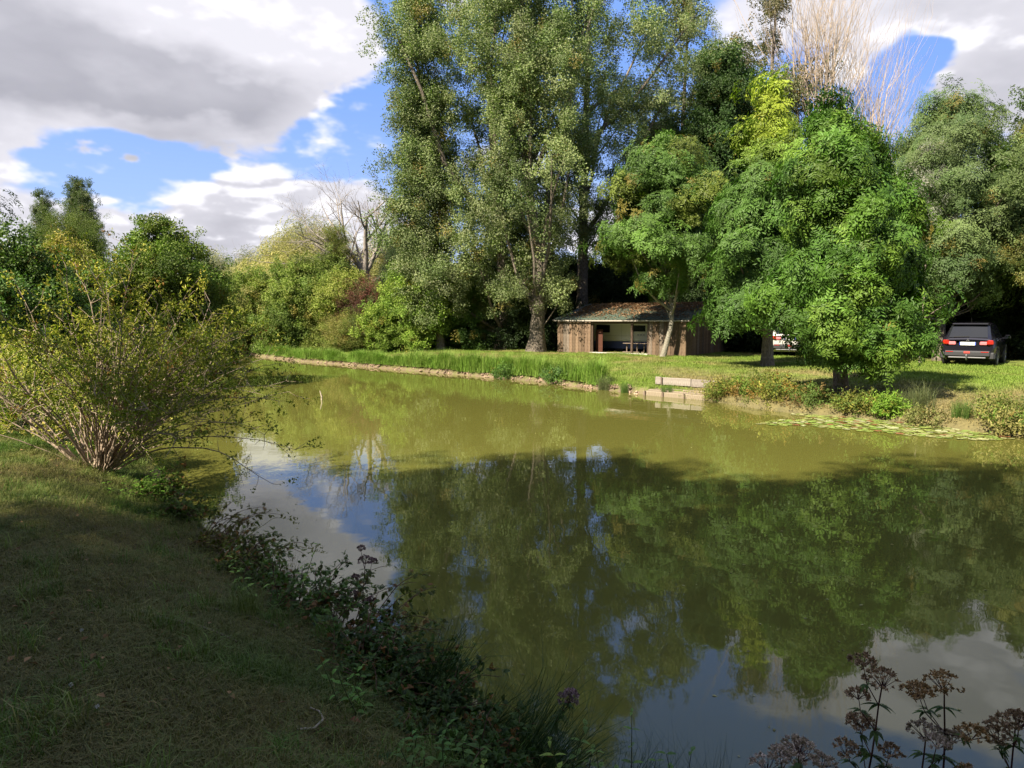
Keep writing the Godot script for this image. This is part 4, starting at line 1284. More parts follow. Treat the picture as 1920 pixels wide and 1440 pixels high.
# ---------------------------------------------------------------- far shore
func far_shore() -> void:
	# timber retaining wall and the lower step by the water
	var a := Vector3(4.75, 0, -23.25)
	var c := Vector3(6.55, 0, -21.9)
	var d := (c - a).normalized()
	var nrm := Vector3(-d.z, 0, d.x)
	var bas := Basis(d, Vector3.UP, d.cross(Vector3.UP))
	var t := thing("retaining_wall", "grey timber board wall cut into the far bank above the water", "wall", a)
	var len := a.distance_to(c)
	var xs := [0.0, 0.22, 1.25, 1.95, len]
	for i in 4:
		var b := MB.new()
		var k := R.randf_range(0.85, 1.1)
		b.col = Color(0.36 * k, 0.325 * k, 0.29 * k)
		b.box(d * (xs[i] + xs[i + 1]) / 2 + Vector3(0, 0.385 - i * 0.012, 0), Vector3(xs[i + 1] - xs[i] - 0.015, 0.25, 0.06), bas, 0.012)
		put("board", b.mesh(M.wood), t)
	for x in [0.25, 1.9]:
		var b := MB.new()
		b.col = Color(0.20, 0.16, 0.13)
		b.tube([d * x + nrm * 0.06 + Vector3(0, 0.0, 0), d * x + nrm * 0.06 + Vector3(0, 0.50, 0)], [0.03, 0.028], 8, true)
		put("stake", b.mesh(M.wood), t)
	a = Vector3(4.22, 0, -22.35)
	c = Vector3(5.78, 0, -20.85)
	d = (c - a).normalized()
	bas = Basis(d, Vector3.UP, d.cross(Vector3.UP))
	t = thing("fishing_step", "weathered pale beams edging the step at the waterline", "step", a)
	len = a.distance_to(c)
	for i in 3:
		var b := MB.new()
		var k := R.randf_range(0.9, 1.1)
		b.col = Color(0.33 * k, 0.28 * k, 0.205 * k)
		var o: Vector3 = d.cross(Vector3.UP) * (-0.22 * i)
		b.box(d * len / 2 + o + Vector3(0, 0.06 + 0.035 * i, 0), Vector3(len - 0.1 * i, 0.16, 0.20), bas, 0.02)
		put("beam", b.mesh(M.wood), t)
	for x in [0.1, 0.75, 1.5]:
		var b := MB.new()
		b.col = Color(0.23, 0.18, 0.14)
		b.tube([d * x - d.cross(Vector3.UP) * -0.13 + Vector3(0, -0.4, 0), d * x - d.cross(Vector3.UP) * -0.13 + Vector3(0, 0.15, 0)], [0.035, 0.03], 8, true)
		put("stake", b.mesh(M.wood), t)
	# tall fringe of grass along the far shore
	var tall := grass_tuft(34, 0.95, 0.24, 0.014, 0.42, M.grass)
	var where: Array[Transform3D] = []
	var tint := PackedColorArray()
	for i in 9000:
		var k := R.randi_range(0, 9)
		if k == 9:
			continue
		var q := pond[k].lerp(pond[k + 1], R.randf())
		var n := (pond[k + 1] - pond[k]).normalized()
		var off := Vector2(n.y, -n.x) * R.randf_range(0.25, 1.9)
		if Geometry2D.is_point_in_polygon(q + off, pond):
			off = -off
		q += off
		var dd := sd(q.x, q.y)
		if dd < 0.05 or dd > 1.9:
			continue
		if q.x > 3.2 and q.x < 6.6:
			continue
		var patch := 0.6 * nz.get_noise_2d(q.x * 14, q.y * 14) + 0.4 * nz.get_noise_2d(q.x * 40, q.y * 40) + 0.5
		var hgt := smoothstep(1.9, 0.5, dd) * lerpf(0.12, 0.98, smoothstep(0.25, 0.8, patch + R.randf_range(-0.15, 0.15))) * (0.75 if q.x < -5 else 1.0)
		if R.randf() > 0.5 + patch:
			continue
		where.append(Transform3D(Basis(Vector3.UP, R.randf() * TAU).scaled(Vector3(1, maxf(hgt, 0.12), 1)), on(q.x, q.y)))
		tint.append(shade(Color(0.135, 0.235, 0.034).lerp(Color(0.29, 0.26, 0.10), clampf(R.randf() * 0.5 + (dd - 0.9) * 0.35, 0, 0.8)), R.randf_range(0.7, 1.3)))
	tag(scatter("bank_grass", tall, where, tint), "tall green grass fringe along the far shore", "", "", "stuff")
	# clods and roots of the cut mud bank
	var clod := MB.new()
	for i in 7:
		clod.box(rdir() * 0.05, Vector3(0.05, 0.035, 0.05), Basis(rdir(), R.randf() * 3), 0.012)
	where = []
	tint = PackedColorArray()
	for i in 900:
		var k := R.randi_range(0, 8)
		var q := pond[k].lerp(pond[k + 1], R.randf())
		var dd := sd(q.x, q.y)
		q += Vector2(R.randf_range(-0.3, 0.3), R.randf_range(-0.4, 0.3))
		dd = sd(q.x, q.y)
		if dd < -0.1 or dd > 0.26 or R.randf() > 0.35 + 1.6 * (nz.get_noise_2d(q.x * 14, q.y * 14) + 0.2):
			continue
		where.append(Transform3D(Basis(rdir(), R.randf() * 3).scaled(Vector3.ONE * R.randf_range(0.6, 1.7)), on(q.x, q.y, -0.02)))
		tint.append(shade(Color(0.30, 0.215, 0.150), R.randf_range(0.5, 1.15)))
	tag(scatter("bank_mud", clod.mesh(M.plain), where, tint), "crumbling pinkish mud along the far waterline", "", "", "stuff")
	# rush tussocks and waterside plants
	var rush := grass_tuft(90, 0.95, 0.14, 0.009, 0.6, M.grass)
	for s in [[3.15, -23.85, 0.62, "grey green rush tussock left of the fishing step", 0], [4.75, -21.95, 0.42, "small rush tuft growing in the middle of the fishing step", 1], [3.75, -23.0, 0.5, "green rush tuft touching the step's left end", 1],
			[9.75, -17.3, 0.6, "rush tussock at the foot of the big ash", 0], [9.6, -16.5, 0.8, "arching rush tussock right of the big ash, beside the lilies", 0], [11.0, -14.9, 0.65, "rush tussock by the shore at the right edge", 1], [10.1, -15.7, 0.6, "yellow-green rush tussock behind the lily patch", 1]]:
		var o := thing("rush_tussock", s[3], "rush", on(s[0], s[1]), 0.0, "rush tussocks on the far shore")
		where = []
		tint = PackedColorArray()
		for i in 5:
			where.append(Transform3D(Basis(Vector3.UP, R.randf() * TAU).scaled(Vector3.ONE * s[2] * R.randf_range(0.8, 1.15)), Vector3(R.randf_range(-0.2, 0.2), 0, R.randf_range(-0.2, 0.2))))
			tint.append(shade(Color(0.085, 0.15, 0.03) if s[4] else Color(0.12, 0.14, 0.06), R.randf_range(0.8, 1.25)))
		scatter("blades", rush, where, tint, o)
	var B := [[6.55, -20.3, 0.45, 0.7, [Color(0.20, 0.19, 0.035), Color(0.13, 0.18, 0.03), Color(0.20, 0.13, 0.04), Color(0.11, 0.17, 0.03)], "yellowing bramble right of the fishing step"], [7.2, -19.1, 0.5, 0.8, [Color(0.22, 0.14, 0.035), Color(0.14, 0.17, 0.03), Color(0.20, 0.20, 0.04), Color(0.10, 0.15, 0.03)], "red and yellow bramble tumbling to the water"],
		[7.9, -18.3, 0.42, 0.65, [Color(0.08, 0.115, 0.025), Color(0.14, 0.095, 0.035), Color(0.09, 0.14, 0.03)], "dark bramble left of the ash trunk, in its shade"], [8.45, -17.25, 0.22, 0.5, [Color(0.11, 0.15, 0.03), Color(0.16, 0.15, 0.03)], "low weeds at the water in front of the ash"],
		[8.95, -16.75, 0.26, 0.32, [Color(0.14, 0.24, 0.03), Color(0.17, 0.27, 0.035)], "bright green water plant at the back of the lilies"], [11.5, -14.2, 0.42, 0.55, [Color(0.08, 0.16, 0.03), Color(0.10, 0.18, 0.03)], "nettle like weeds by the shore at the right edge"], [10.7, -15.2, 0.4, 0.6, [Color(0.13, 0.16, 0.035), Color(0.18, 0.17, 0.05)], "straggling weeds between the rushes right of the lilies"],
		[9.4, -16.0, 0.16, 0.45, [Color(0.15, 0.16, 0.05), Color(0.20, 0.17, 0.07)], "low dry weeds where the lilies meet the shore"], [10.4, -14.55, 0.2, 0.45, [Color(0.11, 0.17, 0.03), Color(0.20, 0.18, 0.06)], "low mixed weeds by the shore between rushes and nettles"], [11.1, -13.7, 0.22, 0.5, [Color(0.17, 0.16, 0.05), Color(0.12, 0.16, 0.03)], "low dry weeds nearest the right edge by the water"], [6.1, -20.7, 0.2, 0.4, [Color(0.14, 0.18, 0.03), Color(0.20, 0.18, 0.05)], "low green weeds touching the right end of the fishing step"], [7.4, -20.9, 0.45, 0.9, [Color(0.11, 0.15, 0.03), Color(0.15, 0.16, 0.035)], "green weeds on the slope above the red bramble"], [-0.3, -28.6, 0.4, 0.5, [Color(0.07, 0.14, 0.03), Color(0.09, 0.16, 0.03)], "dark leafy weed in the middle of the far grass fringe"], [1.6, -26.3, 0.38, 0.45, [Color(0.07, 0.13, 0.04), Color(0.10, 0.17, 0.03)], "bluish green weed in the grass fringe below the shed"]]
	for s in B:
		var h: float = s[2]
		tree("bank_bramble", s[5], "bramble", on(s[0], s[1]), {"trunk": straight(h * 0.6), "r0": 0.015, "bark": M.twig, "prof": [[0.02, s[3] * 1.15, 0, 0], [h * 0.4, s[3] * 0.9, 0, 0], [h * 0.85, s[3] * 0.35, 0, 0]], "ragged": 1.6, "n": 22, "cr": 0.22, "sp": 17, "mesh": S.twig_leaves, "size": 0.30, "cols": s[4], "up": 0.6, "limbs": false}, "plants on the far shore")
	# water lilies
	var lp := thing("water_lilies", "patch of floating lily pads in front of the big ash", "water lily", Vector3(8.0, 0.004, -15.6))
	var pads := []
	for k in 4:
		var b := MB.new()
		var n := 14
		for i in n - 1:
			var a0 := TAU * (i + 0.5) / n
			var a1 := TAU * (i + 1.5) / n
			var y := 0.004 * (k + 1)
			b.tri(Vector3(0, 0, 0), Vector3(cos(a1), y / 0.1 * R.randf(), sin(a1)) , Vector3(cos(a0), y / 0.1 * 0.5, sin(a0)))
		pads.append(b)
	var pm := []
	for cc in [Color(0.24, 0.30, 0.075), Color(0.17, 0.25, 0.055), Color(0.30, 0.30, 0.13), Color(0.20, 0.085, 0.045), Color(0.34, 0.35, 0.19)]:
		var m := mat(cc, 0.22, 0.7)
		m.backlight_enabled = true
		m.backlight = Color(0.3, 0.3, 0.1)
		pm.append(m)
	var patch_poly := PackedVector2Array([Vector2(5.5, -15.9), Vector2(6.5, -15.7), Vector2(7.6, -14.9), Vector2(8.6, -14.1), Vector2(9.4, -13.8), Vector2(10.1, -14.0), Vector2(9.9, -14.8), Vector2(9.2, -16.0), Vector2(8.4, -16.9), Vector2(7.4, -17.8), Vector2(7.0, -17.7), Vector2(7.3, -16.9), Vector2(6.4, -16.6)])
	var meshes := {}
	where = []
	tint = PackedColorArray()
	var placed: Array[Vector3] = []
	var made := 0
	var tries := 0
	while tries < 9000:
		tries += 1
		var q := Vector2(R.randf_range(5.3, 10.2), R.randf_range(-17.9, -13.7))
		if not Geometry2D.is_point_in_polygon(q, patch_poly) or sd(q.x, q.y) > -0.02:
			continue
		if R.randf() > 0.35 + smoothstep(5.6, 7.5, q.x):
			continue
		var r := R.randf_range(0.055, 0.125)
		var ok := true
		for e in placed:
			if Vector2(e.x, e.y).distance_to(q) < (e.z + r) * 0.80:
				ok = false
				break
		if not ok:
			continue
		placed.append(Vector3(q.x, q.y, r))
		var k := R.randi_range(0, 3)
		var cm := 3 if R.randf() < 0.12 else R.randi_range(0, 2) if R.randf() < 0.8 else 4
		var key := k * 10 + cm
		if not meshes.has(key):
			meshes[key] = pads[k].mesh(pm[cm])
		var tr := Transform3D(Basis(Vector3(R.randf() - 0.5, 0, R.randf() - 0.5).normalized(), R.randf_range(0.0, 0.08)) * Basis(Vector3.UP, R.randf() * TAU).scaled(Vector3(r, 0.1, r)), Vector3(q.x - 8.0, 0.006 + 0.008 * R.randf(), q.y + 15.6))
		if made < 295:
			var o := put("lily_pad", meshes[key], lp)
			o.transform = tr
			made += 1
		else:
			where.append(tr)
			tint.append(Color.WHITE)
	if where.size() > 0:
		scatter("small_pads", pads[0].mesh(pm[0]), where, tint, lp)


# ---------------------------------------------------------------- left shrubs
func left_shrubs() -> void:
	# large arching shrub
	var at := on(-5.5, -9.2, -0.05)
	var t := thing("arching_shrub", "large many stemmed shrub arching over the water on the near left bank", "shrub", at)
	var b := MB.new()
	var where: Array[Transform3D] = []
	var tint := PackedColorArray()
	for k in 86:
		var a := R.randf() * TAU
		var lean := R.randf_range(0.12, 1.15)
		if k % 3 == 0:   # more stems lean right, over the water
			a = R.randf_range(-0.9, 0.7)
			lean = R.randf_range(0.4, 1.45)
		var len := R.randf_range(1.9, 3.0)
		if lean > 1.2:
			len *= 0.92
		var d := Vector3(cos(a) * lean, 1.0, -sin(a) * lean * 0.75).normalized()
		var p := Vector3(cos(a) * R.randf() * 0.17, 0, sin(a) * R.randf() * 0.14)
		var pts := [p]
		var rad := [0.020]
		var r0 := R.randf_range(0.008, 0.018)
		var droop := R.randf_range(0.02, 0.085)
		rad[0] = r0
		for i in 12:
			d = (d + Vector3(0, -droop * (0.2 + i / 9.0), 0) + rdir() * 0.15).normalized()
			p += d * len / 12
			pts.append(p)
			rad.append(lerpf(r0, 0.003, (i + 1) / 12.0))
		b.tube(pts, rad, 5)
		for i in range(3, 13):
			for rep in 2:
				if (i < 5 and R.randf() < 0.8) or R.randf() < 0.25:
					continue
				var dd: Vector3 = (pts[i] - pts[i - 1]).normalized()
				var sd2: Vector3 = (dd * 0.6 + rdir() * 0.8 + Vector3(0, 0.25, 0)).normalized()
				var l := R.randf_range(0.18, 0.62) * (1.1 - i / 26.0)
				var q: Vector3 = pts[i]
				var tw := [q]
				for s in 3:
					sd2 = (sd2 + rdir() * 0.25).normalized()
					q += sd2 * l / 3
					tw.append(q)
				b.tube(tw, [0.005, 0.004, 0.003, 0.002], 3)
				var low := smoothstep(0.4, 1.6, q.y + R.randf_range(-0.3, 0.3))
				for s in range(1, 4):
					if R.randf() < 0.42 + 0.62 * low:
						where.append(aim((tw[s] - tw[s - 1]).normalized() + rdir() * 0.4, tw[s], R.randf_range(0.15, 0.27)))
						var cc := Color(0.22, 0.25, 0.034).lerp(Color(0.42, 0.36, 0.05), clampf(R.randf() * 0.9 * smoothstep(0.8, 2.6, q.y), 0, 1))
						if R.randf() < 0.05:
							cc = Color(0.24, 0.13, 0.03)
						tint.append(shade(cc, R.randf_range(0.65, 1.25)))
	put("stems", b.mesh(M.twig), t)
	scatter("foliage", S.twig_leaves, where, tint, t)
	# yellow variegated bushes behind it
	for s in [[-7.5, -10.9, 1.3, 1.15, "bright yellow variegated bush at the left edge behind the shrub's stems"], [-6.1, -10.9, 0.8, 0.5, "lower yellow flowered looking bush between the arching stems"], [-9.3, -13.2, 1.5, 1.1, "yellow variegated bush furthest back on the left crest"]]:
		var h: float = s[2]
		tree("yellow_bush", s[4], "bush", on(s[0], s[1]), {"trunk": straight(h * 0.6), "r0": 0.03, "bark": M.twig, "prof": [[0.1, s[3] * 0.9, 0, 0], [h * 0.5, s[3], 0, 0], [h, s[3] * 0.4, 0, 0]],
			"n": 34, "cr": 0.26, "sp": 24, "mesh": S.twig_leaves, "size": 0.26, "cols": [Color(0.50, 0.44, 0.10), Color(0.42, 0.40, 0.08), Color(0.12, 0.17, 0.03)], "up": 0.6, "limb_from": 0.0}, "yellow bushes on the left crest")
	tree("dark_bush", "low dark evergreen bush under the yellow bushes", "bush", on(-8.6, -11.6), {"trunk": straight(0.3), "r0": 0.03, "bark": M.twig, "prof": [[0.0, 0.9, 0, 0], [0.35, 0.9, 0, 0], [0.6, 0.4, 0, 0]], "n": 24, "cr": 0.25, "sp": 24, "mesh": S.twig_leaves, "size": 0.24, "cols": [Color(0.02, 0.035, 0.015)], "limbs": false})


# ---------------------------------------------------------------- near bank plants
func broad_leaf(b: MB, base: Vector3, dir: Vector3, nrm: Vector3, l: float, w: float, droop: float) -> void:
	var s := dir.cross(nrm).normalized()
	var prev := [base, base]
	var p := base
	var d := dir
	var n := 4
	for i in n:
		var t := (i + 1.0) / n
		d = (d - nrm * droop / n).normalized()
		p += d * l / n
		var hw := w * 0.5 * sin(PI * pow(t, 0.75)) if i < n - 1 else 0.001
		var up := nrm * hw * 0.35
		var a := p - s * hw + up
		var c := p + s * hw + up
		var mid0: Vector3 = (prev[0] + prev[1]) / 2 - (nrm * 0.0)
		b.quad(prev[0], mid0, p, a)
		b.quad(mid0, prev[1], c, p)
		prev = [a, c]


func herb(called: String, label: String, category: String, at: Vector3, h: float, stems: int, l: float, col: Color, group := "", lean := Vector3.ZERO) -> Node3D:
	var t := thing(called, label, category, at, 0.0, group)
	var sb := MB.new()
	var lb := MB.new()
	for k in stems:
		var d := (Vector3(0, 1, 0) + rdir() * 0.35 + lean).normalized()
		var p := Vector3(R.randf_range(-1, 1), 0, R.randf_range(-1, 1)) * 0.10 * sqrt(stems)
		var hh := h * R.randf_range(0.6, 1.1)
		var pts := [p]
		var rad := [0.004]
		var n := maxi(4, int(hh / 0.07))
		for i in n:
			d = (d + rdir() * 0.08 + Vector3(0, 0.04, 0)).normalized()
			p += d * hh / n
			pts.append(p)
			rad.append(lerpf(0.004, 0.0015, (i + 1.0) / n))
			var a := R.randf() * 0.6 + i * PI / 2
			for sg in [0.0, PI]:
				var o := Vector3(cos(a + sg), R.randf_range(0.1, 0.6), sin(a + sg)).normalized()
				var g := R.randf_range(0.75, 1.25)
				lb.col = Color(col.r * 2.3 * g, col.g * 2.1 * g, col.b * 1.2 * g)
				var ll := l * lerpf(1.1, 0.55, float(i) / n) * R.randf_range(0.8, 1.2)
				broad_leaf(lb, p, o, (Vector3.UP * 0.9 - o * o.y + rdir() * 0.2).normalized(), ll, ll * 0.42, R.randf_range(0.2, 1.0))
		sb.col = col.lerp(Color(0.10, 0.06, 0.03), 0.4)
		sb.tube(pts, rad, 4)
	put("stems", sb.mesh(M.plain), t)
	put("leaves", lb.mesh(M.bush), t)
	return t


func bramble(label: String, at: Vector3, canes: int, reach: float, col: Color, dirn: float, spreadn: float, leafl := 0.042) -> void:
	var t := thing("bramble", label, "bramble", at, 0.0, "brambles along the near bank")
	var sb := MB.new()
	var lb := MB.new()
	for k in canes:
		var a := dirn + R.randf_range(-spreadn, spreadn)
		var d := Vector3(cos(a) * 0.7, R.randf_range(0.35, 1.2), -sin(a) * 0.7).normalized()
		var p := Vector3(R.randf_range(-1, 1), 0, R.randf_range(-1, 1)) * reach * 0.30
		var len := reach * R.randf_range(0.35, 1.05)
		var pts := [p]
		var rad := [0.0035]
		for i in 14:
			d = (d + Vector3(0, -0.10, 0) + rdir() * 0.13).normalized()
			p += d * len / 14
			pts.append(p)
			rad.append(lerpf(0.0045, 0.0015, (i + 1) / 14.0))
			for rep in 1:
				var o := (rdir() + Vector3(0, 0.3, 0)).normalized()
				var q := p + o * 0.03
				var c := shade(Color(col.r * 1.7, col.g * 1.6, col.b), R.randf_range(0.6, 1.4))
				if R.randf() < 0.08:
					c = Color(0.20, 0.10, 0.03)
				for e in 3:
					lb.col = c
					var w := (o + rdir() * 0.9).normalized()
					var nn := (Vector3.UP + rdir() * 0.5).normalized()
					broad_leaf(lb, q, w, nn, leafl * R.randf_range(0.7, 1.3), leafl * 0.62, 0.5)
		sb.col = Color(0.12, 0.07, 0.045)
		sb.tube(pts, rad, 4)
	put("canes", sb.mesh(M.plain), t)
	put("leaves", lb.mesh(M.bush), t)


func agrimony(label: String, at: Vector3, h: float, lean: Vector3, heads: int, bloom: Color) -> void:
	var t := thing("hemp_agrimony", label, "wildflower", at, 0.0, "flowering stems by the water")
	var sb := MB.new()
	var lb := MB.new()
	var fb := MB.new()
	sb.col = Color(0.075, 0.035, 0.030)
	var d := (Vector3.UP + lean).normalized()
	var pts := [Vector3.ZERO]
	var rad := [0.006]
	var p := Vector3.ZERO
	var n := 12
	var head := func(at2: Vector3, s: float) -> void:   # a flat topped cluster of small fluffy florets
		for i in int(34 * s + 10):
			var o := Vector3(R.randf_range(-1, 1), 0, R.randf_range(-1, 1)).limit_length(1.0) * 0.050 * s
			var y := 0.030 * s * (1 - (o.length() / (0.05 * s)) ** 2) + R.randf_range(-0.006, 0.006)
			if i % 3 == 0:
				sb.tube([at2 - Vector3(0, 0.025 * s, 0), at2 + o * 0.7, at2 + o + Vector3(0, y, 0)], [0.0014, 0.001, 0.0008], 3)
			for e in 9:
				fb.col = shade(bloom, R.randf_range(0.55, 1.35))
				var dd := (rdir() + Vector3(0, 0.5, 0)).normalized()
				leaf(fb, at2 + o + Vector3(0, y - 0.004, 0), dd, rdir(), R.randf_range(0.008, 0.015), 0.0065)
	var pairs := func(q: Vector3, l: float, a: float) -> void:
		for sg in [0.0, PI]:
			var o := Vector3(cos(a + sg), 0.25, sin(a + sg)).normalized()
			for f in [-0.5, 0.0, 0.5]:
				lb.col = shade(Color(0.060, 0.105, 0.024), R.randf_range(0.7, 1.3))
				broad_leaf(lb, q, o.rotated(Vector3.UP, f), Vector3.UP, l * (1.0 if f == 0.0 else 0.75), l * 0.24, R.randf_range(0.6, 1.4))
	for i in n:
		d = (d + rdir() * 0.05 + Vector3(0, 0.02, 0)).normalized()
		p += d * h / n
		pts.append(p)
		rad.append(lerpf(0.006, 0.0025, (i + 1.0) / n))
		if i > 0 and i < n - 1:
			pairs.call(p, lerpf(0.11, 0.05, float(i) / n), i * PI / 2 + 0.4)
	sb.tube(pts, rad, 5)
	head.call(p, 1.2)
	for k in heads:
		var i := R.randi_range(6, n - 1)
		var a := R.randf() * TAU
		var e: Vector3 = pts[i] + Vector3(cos(a), 0, sin(a)) * R.randf_range(0.05, 0.13) + Vector3(0, R.randf_range(0.06, 0.20), 0)
		var m: Vector3 = pts[i].lerp(e, 0.5) + Vector3(cos(a), 0, sin(a)) * 0.02
		sb.tube([pts[i], m, e], [0.0025, 0.002, 0.0015], 4)
		pairs.call(m, 0.045, a)
		head.call(e, R.randf_range(0.6, 1.05))
	put("stem", sb.mesh(M.plain), t)
	put("leaves", lb.mesh(M.bush), t)
	put("flower_heads", fb.mesh(M.dry), t)


func near_bank() -> void:
	# brambles and scrub between the mown grass and the water
	bramble("bramble at the shrub's foot, reaching down to the water", on(-4.45, -8.5), 46, 0.6, Color(0.055, 0.10, 0.024), 0.2, 1.6)
	bramble("leafy bramble below the arching shrub", on(-3.75, -7.6), 40, 0.55, Color(0.055, 0.085, 0.024), 0.2, 1.4)
	bramble("olive bramble leaning far over the bright water", on(-3.0, -6.7), 36, 0.75, Color(0.085, 0.085, 0.026), 0.4, 1.2)
	bramble("bramble with small pale leaves halfway along the bank", on(-2.45, -6.0), 36, 0.65, Color(0.065, 0.085, 0.026), 0.5, 1.2)
	bramble("bramble beside the sunlit grass tuft", on(-1.6, -5.05), 44, 0.60, Color(0.05, 0.09, 0.026), 0.5, 1.5)
	bramble("dense dark bramble in the middle of the near bank", on(-0.95, -4.25), 50, 0.62, Color(0.035, 0.065, 0.022), 0.6, 1.9)
	bramble("dark bramble next to the long rushes", on(-0.45, -3.7), 40, 0.45, Color(0.032, 0.058, 0.020), 0.6, 2.2)
	bramble("tall bramble whose tips cross the tree reflections", on(-1.25, -5.0), 26, 0.9, Color(0.06, 0.075, 0.025), 0.7, 0.7, 0.045)
	bramble("green fine leaved bramble filling the bank above the rushes", on(-0.75, -3.95), 46, 0.5, Color(0.040, 0.075, 0.022), 0.6, 2.6, 0.034)
	bramble("dark low bramble among the rushes near the bottom edge", on(-0.15, -3.2), 46, 0.42, Color(0.034, 0.065, 0.020), 0.6, 2.8, 0.034)
	bramble("low tangled bramble behind the leafy herbs", on(0.3, -2.75), 36, 0.36, Color(0.036, 0.062, 0.022), 0.8, 2.6, 0.032)
	bramble("trailing bramble on the bank between the grass tuft and the water", on(-2.05, -5.55), 36, 0.5, Color(0.050, 0.080, 0.024), 0.5, 2.2, 0.036)
	# rushes
	var rush := grass_tuft(120, 0.72, 0.10, 0.0042, 0.75, M.grass)
	var fine := grass_tuft(60, 0.62, 0.12, 0.003, 0.7, M.grass)
	var Q := [[-0.15, -3.7, 0.82, Color(0.035, 0.065, 0.022), "long dark rush tussock bending over the water", 0.95], [0.35, -3.1, 0.72, Color(0.033, 0.060, 0.022), "second dark rush tussock nearer the bottom edge", 0.9], [0.05, -3.35, 0.95, Color(0.040, 0.072, 0.024), "longest rush tussock, its blades arching far to the right over the water", 1.15], [0.6, -2.95, 0.85, Color(0.036, 0.066, 0.024), "low arching rush tussock just above the paired leaf herb", 1.2], [-0.5, -3.95, 0.8, Color(0.040, 0.070, 0.024), "rush tussock rising out of the fine leaved bramble", 0.6], [0.75, -2.75, 0.75, Color(0.035, 0.055, 0.024), "rush tussock at the bottom edge beside the leafy herbs", 0.4],
		[-1.45, -5.5, 0.8, Color(0.05, 0.075, 0.03), "thin rush tuft against the sky's reflection", 0.1], [-2.1, -6.3, 0.7, Color(0.05, 0.07, 0.03), "wispy rush tuft furthest along the bank", 0.1], [2.1, -2.45, 0.8, Color(0.030, 0.050, 0.026), "dark rushes between the flowering stems", 0.2], [1.55, -2.4, 0.75, Color(0.030, 0.050, 0.026), "dark rushes left of the flowering stems", 0.1], [2.75, -2.4, 0.7, Color(0.03, 0.055, 0.028), "dark rushes in the bottom right corner", -0.2]]
	for s in Q:
		var t := thing("rush_clump", s[4], "rush", on(s[0], s[1], -0.02), 0.0, "rushes on the near bank")
		var where: Array[Transform3D] = []
		var tint := PackedColorArray()
		for i in 4:
			var bs := Basis(Vector3(0, 0, 1), -s[5] * R.randf_range(0.4, 1.1)) * Basis(Vector3.UP, R.randf() * TAU)
			where.append(Transform3D(bs.scaled(Vector3.ONE * s[2] * R.randf_range(0.7, 1.1)), Vector3(R.randf_range(-0.12, 0.12), 0, R.randf_range(-0.12, 0.12))))
			tint.append(shade(s[3], R.randf_range(0.8, 1.3)))
		scatter("blades", rush if s[5] >= 0.4 else fine, where, tint, t)
	# leafy herbs at the bottom
	var g := "leafy herbs at the bottom of the bank"
	herb("leafy_herb", "pale leafed mint like herb at the bottom of the bank", "herb", on(0.02, -2.75), 0.34, 5, 0.075, Color(0.10, 0.15, 0.045), g)
	herb("leafy_herb", "taller grey green herb behind the pale one", "herb", on(0.25, -2.95), 0.46, 7, 0.070, Color(0.055, 0.10, 0.04), g)
	herb("leafy_herb", "dark green herb right of the pale one, before the rushes", "herb", on(0.60, -2.66), 0.34, 5, 0.075, Color(0.045, 0.09, 0.03), g)
	herb("leafy_herb", "low herb in the shade left of the pale one", "herb", on(-0.3, -2.95), 0.22, 5, 0.07, Color(0.045, 0.085, 0.03), g)
	herb("leafy_herb", "small herb with broad bright leaves at the bottom edge", "herb", on(0.45, -2.42), 0.20, 3, 0.10, Color(0.07, 0.16, 0.03), g)
	herb("leafy_herb", "thin upright herb with paired leaves at the bottom edge, right of the others", "herb", on(0.92, -2.5), 0.32, 2, 0.06, Color(0.055, 0.10, 0.04), g)
	herb("leafy_herb", "slender green herb standing in the dark bramble", "herb", on(-0.85, -3.6), 0.38, 4, 0.06, Color(0.055, 0.12, 0.035), g)
	herb("leafy_herb", "light green weed with sunlit leaves beside the grass tuft", "herb", on(-1.85, -5.25), 0.40, 6, 0.07, Color(0.10, 0.17, 0.05), g)
	herb("leafy_herb", "nettles at the foot of the arching shrub", "herb", on(-4.4, -8.2), 0.35, 10, 0.08, Color(0.06, 0.13, 0.028), g)
	herb("leafy_herb", "herb with many small pale leaves below the arching rushes", "herb", on(0.42, -2.72), 0.42, 7, 0.055, Color(0.060, 0.11, 0.04), g)
	herb("leafy_herb", "narrow herb left of the dock rosette", "herb", on(-0.42, -3.15), 0.26, 5, 0.055, Color(0.045, 0.10, 0.035), g)
	herb("leafy_herb", "spreading herb at the very bottom edge below the pale one", "herb", on(0.2, -2.5), 0.24, 6, 0.07, Color(0.050, 0.095, 0.03), g)
	# dock rosette
	var t := thing("dock_plant", "broad leaved dock rosette at the edge of the mown grass", "plant", on(-0.62, -2.98))
	for i in 7:
		var b := MB.new()
		var a := TAU * i / 7 + R.randf() * 0.5
		b.col = shade(Color(0.05, 0.115, 0.03), R.randf_range(0.8, 1.3))
		var o := Vector3(cos(a), R.randf_range(0.4, 1.0), sin(a)).normalized()
		broad_leaf(b, Vector3.ZERO, o, (Vector3.UP - o * o.y).normalized(), R.randf_range(0.12, 0.2), 0.05, 0.9)
		put("leaf", b.mesh(M.bush), t)
	# flowering stems
	agrimony("tall branching stem with the largest faded pink flower heads, bottom right", on(1.17, -2.34, -0.04), 1.14, Vector3(0.14, 0, 0.0), 7, Color(0.40, 0.28, 0.18))
	agrimony("slim upright stem with a brown flower head right of the largest one", on(1.50, -2.42, -0.04), 1.18, Vector3(0.02, 0, 0), 5, Color(0.42, 0.28, 0.14))
	agrimony("leaning stem with a dark flower head in the bottom right corner", on(1.58, -2.32, -0.04), 1.06, Vector3(0.26, 0, 0), 3, Color(0.34, 0.24, 0.15))
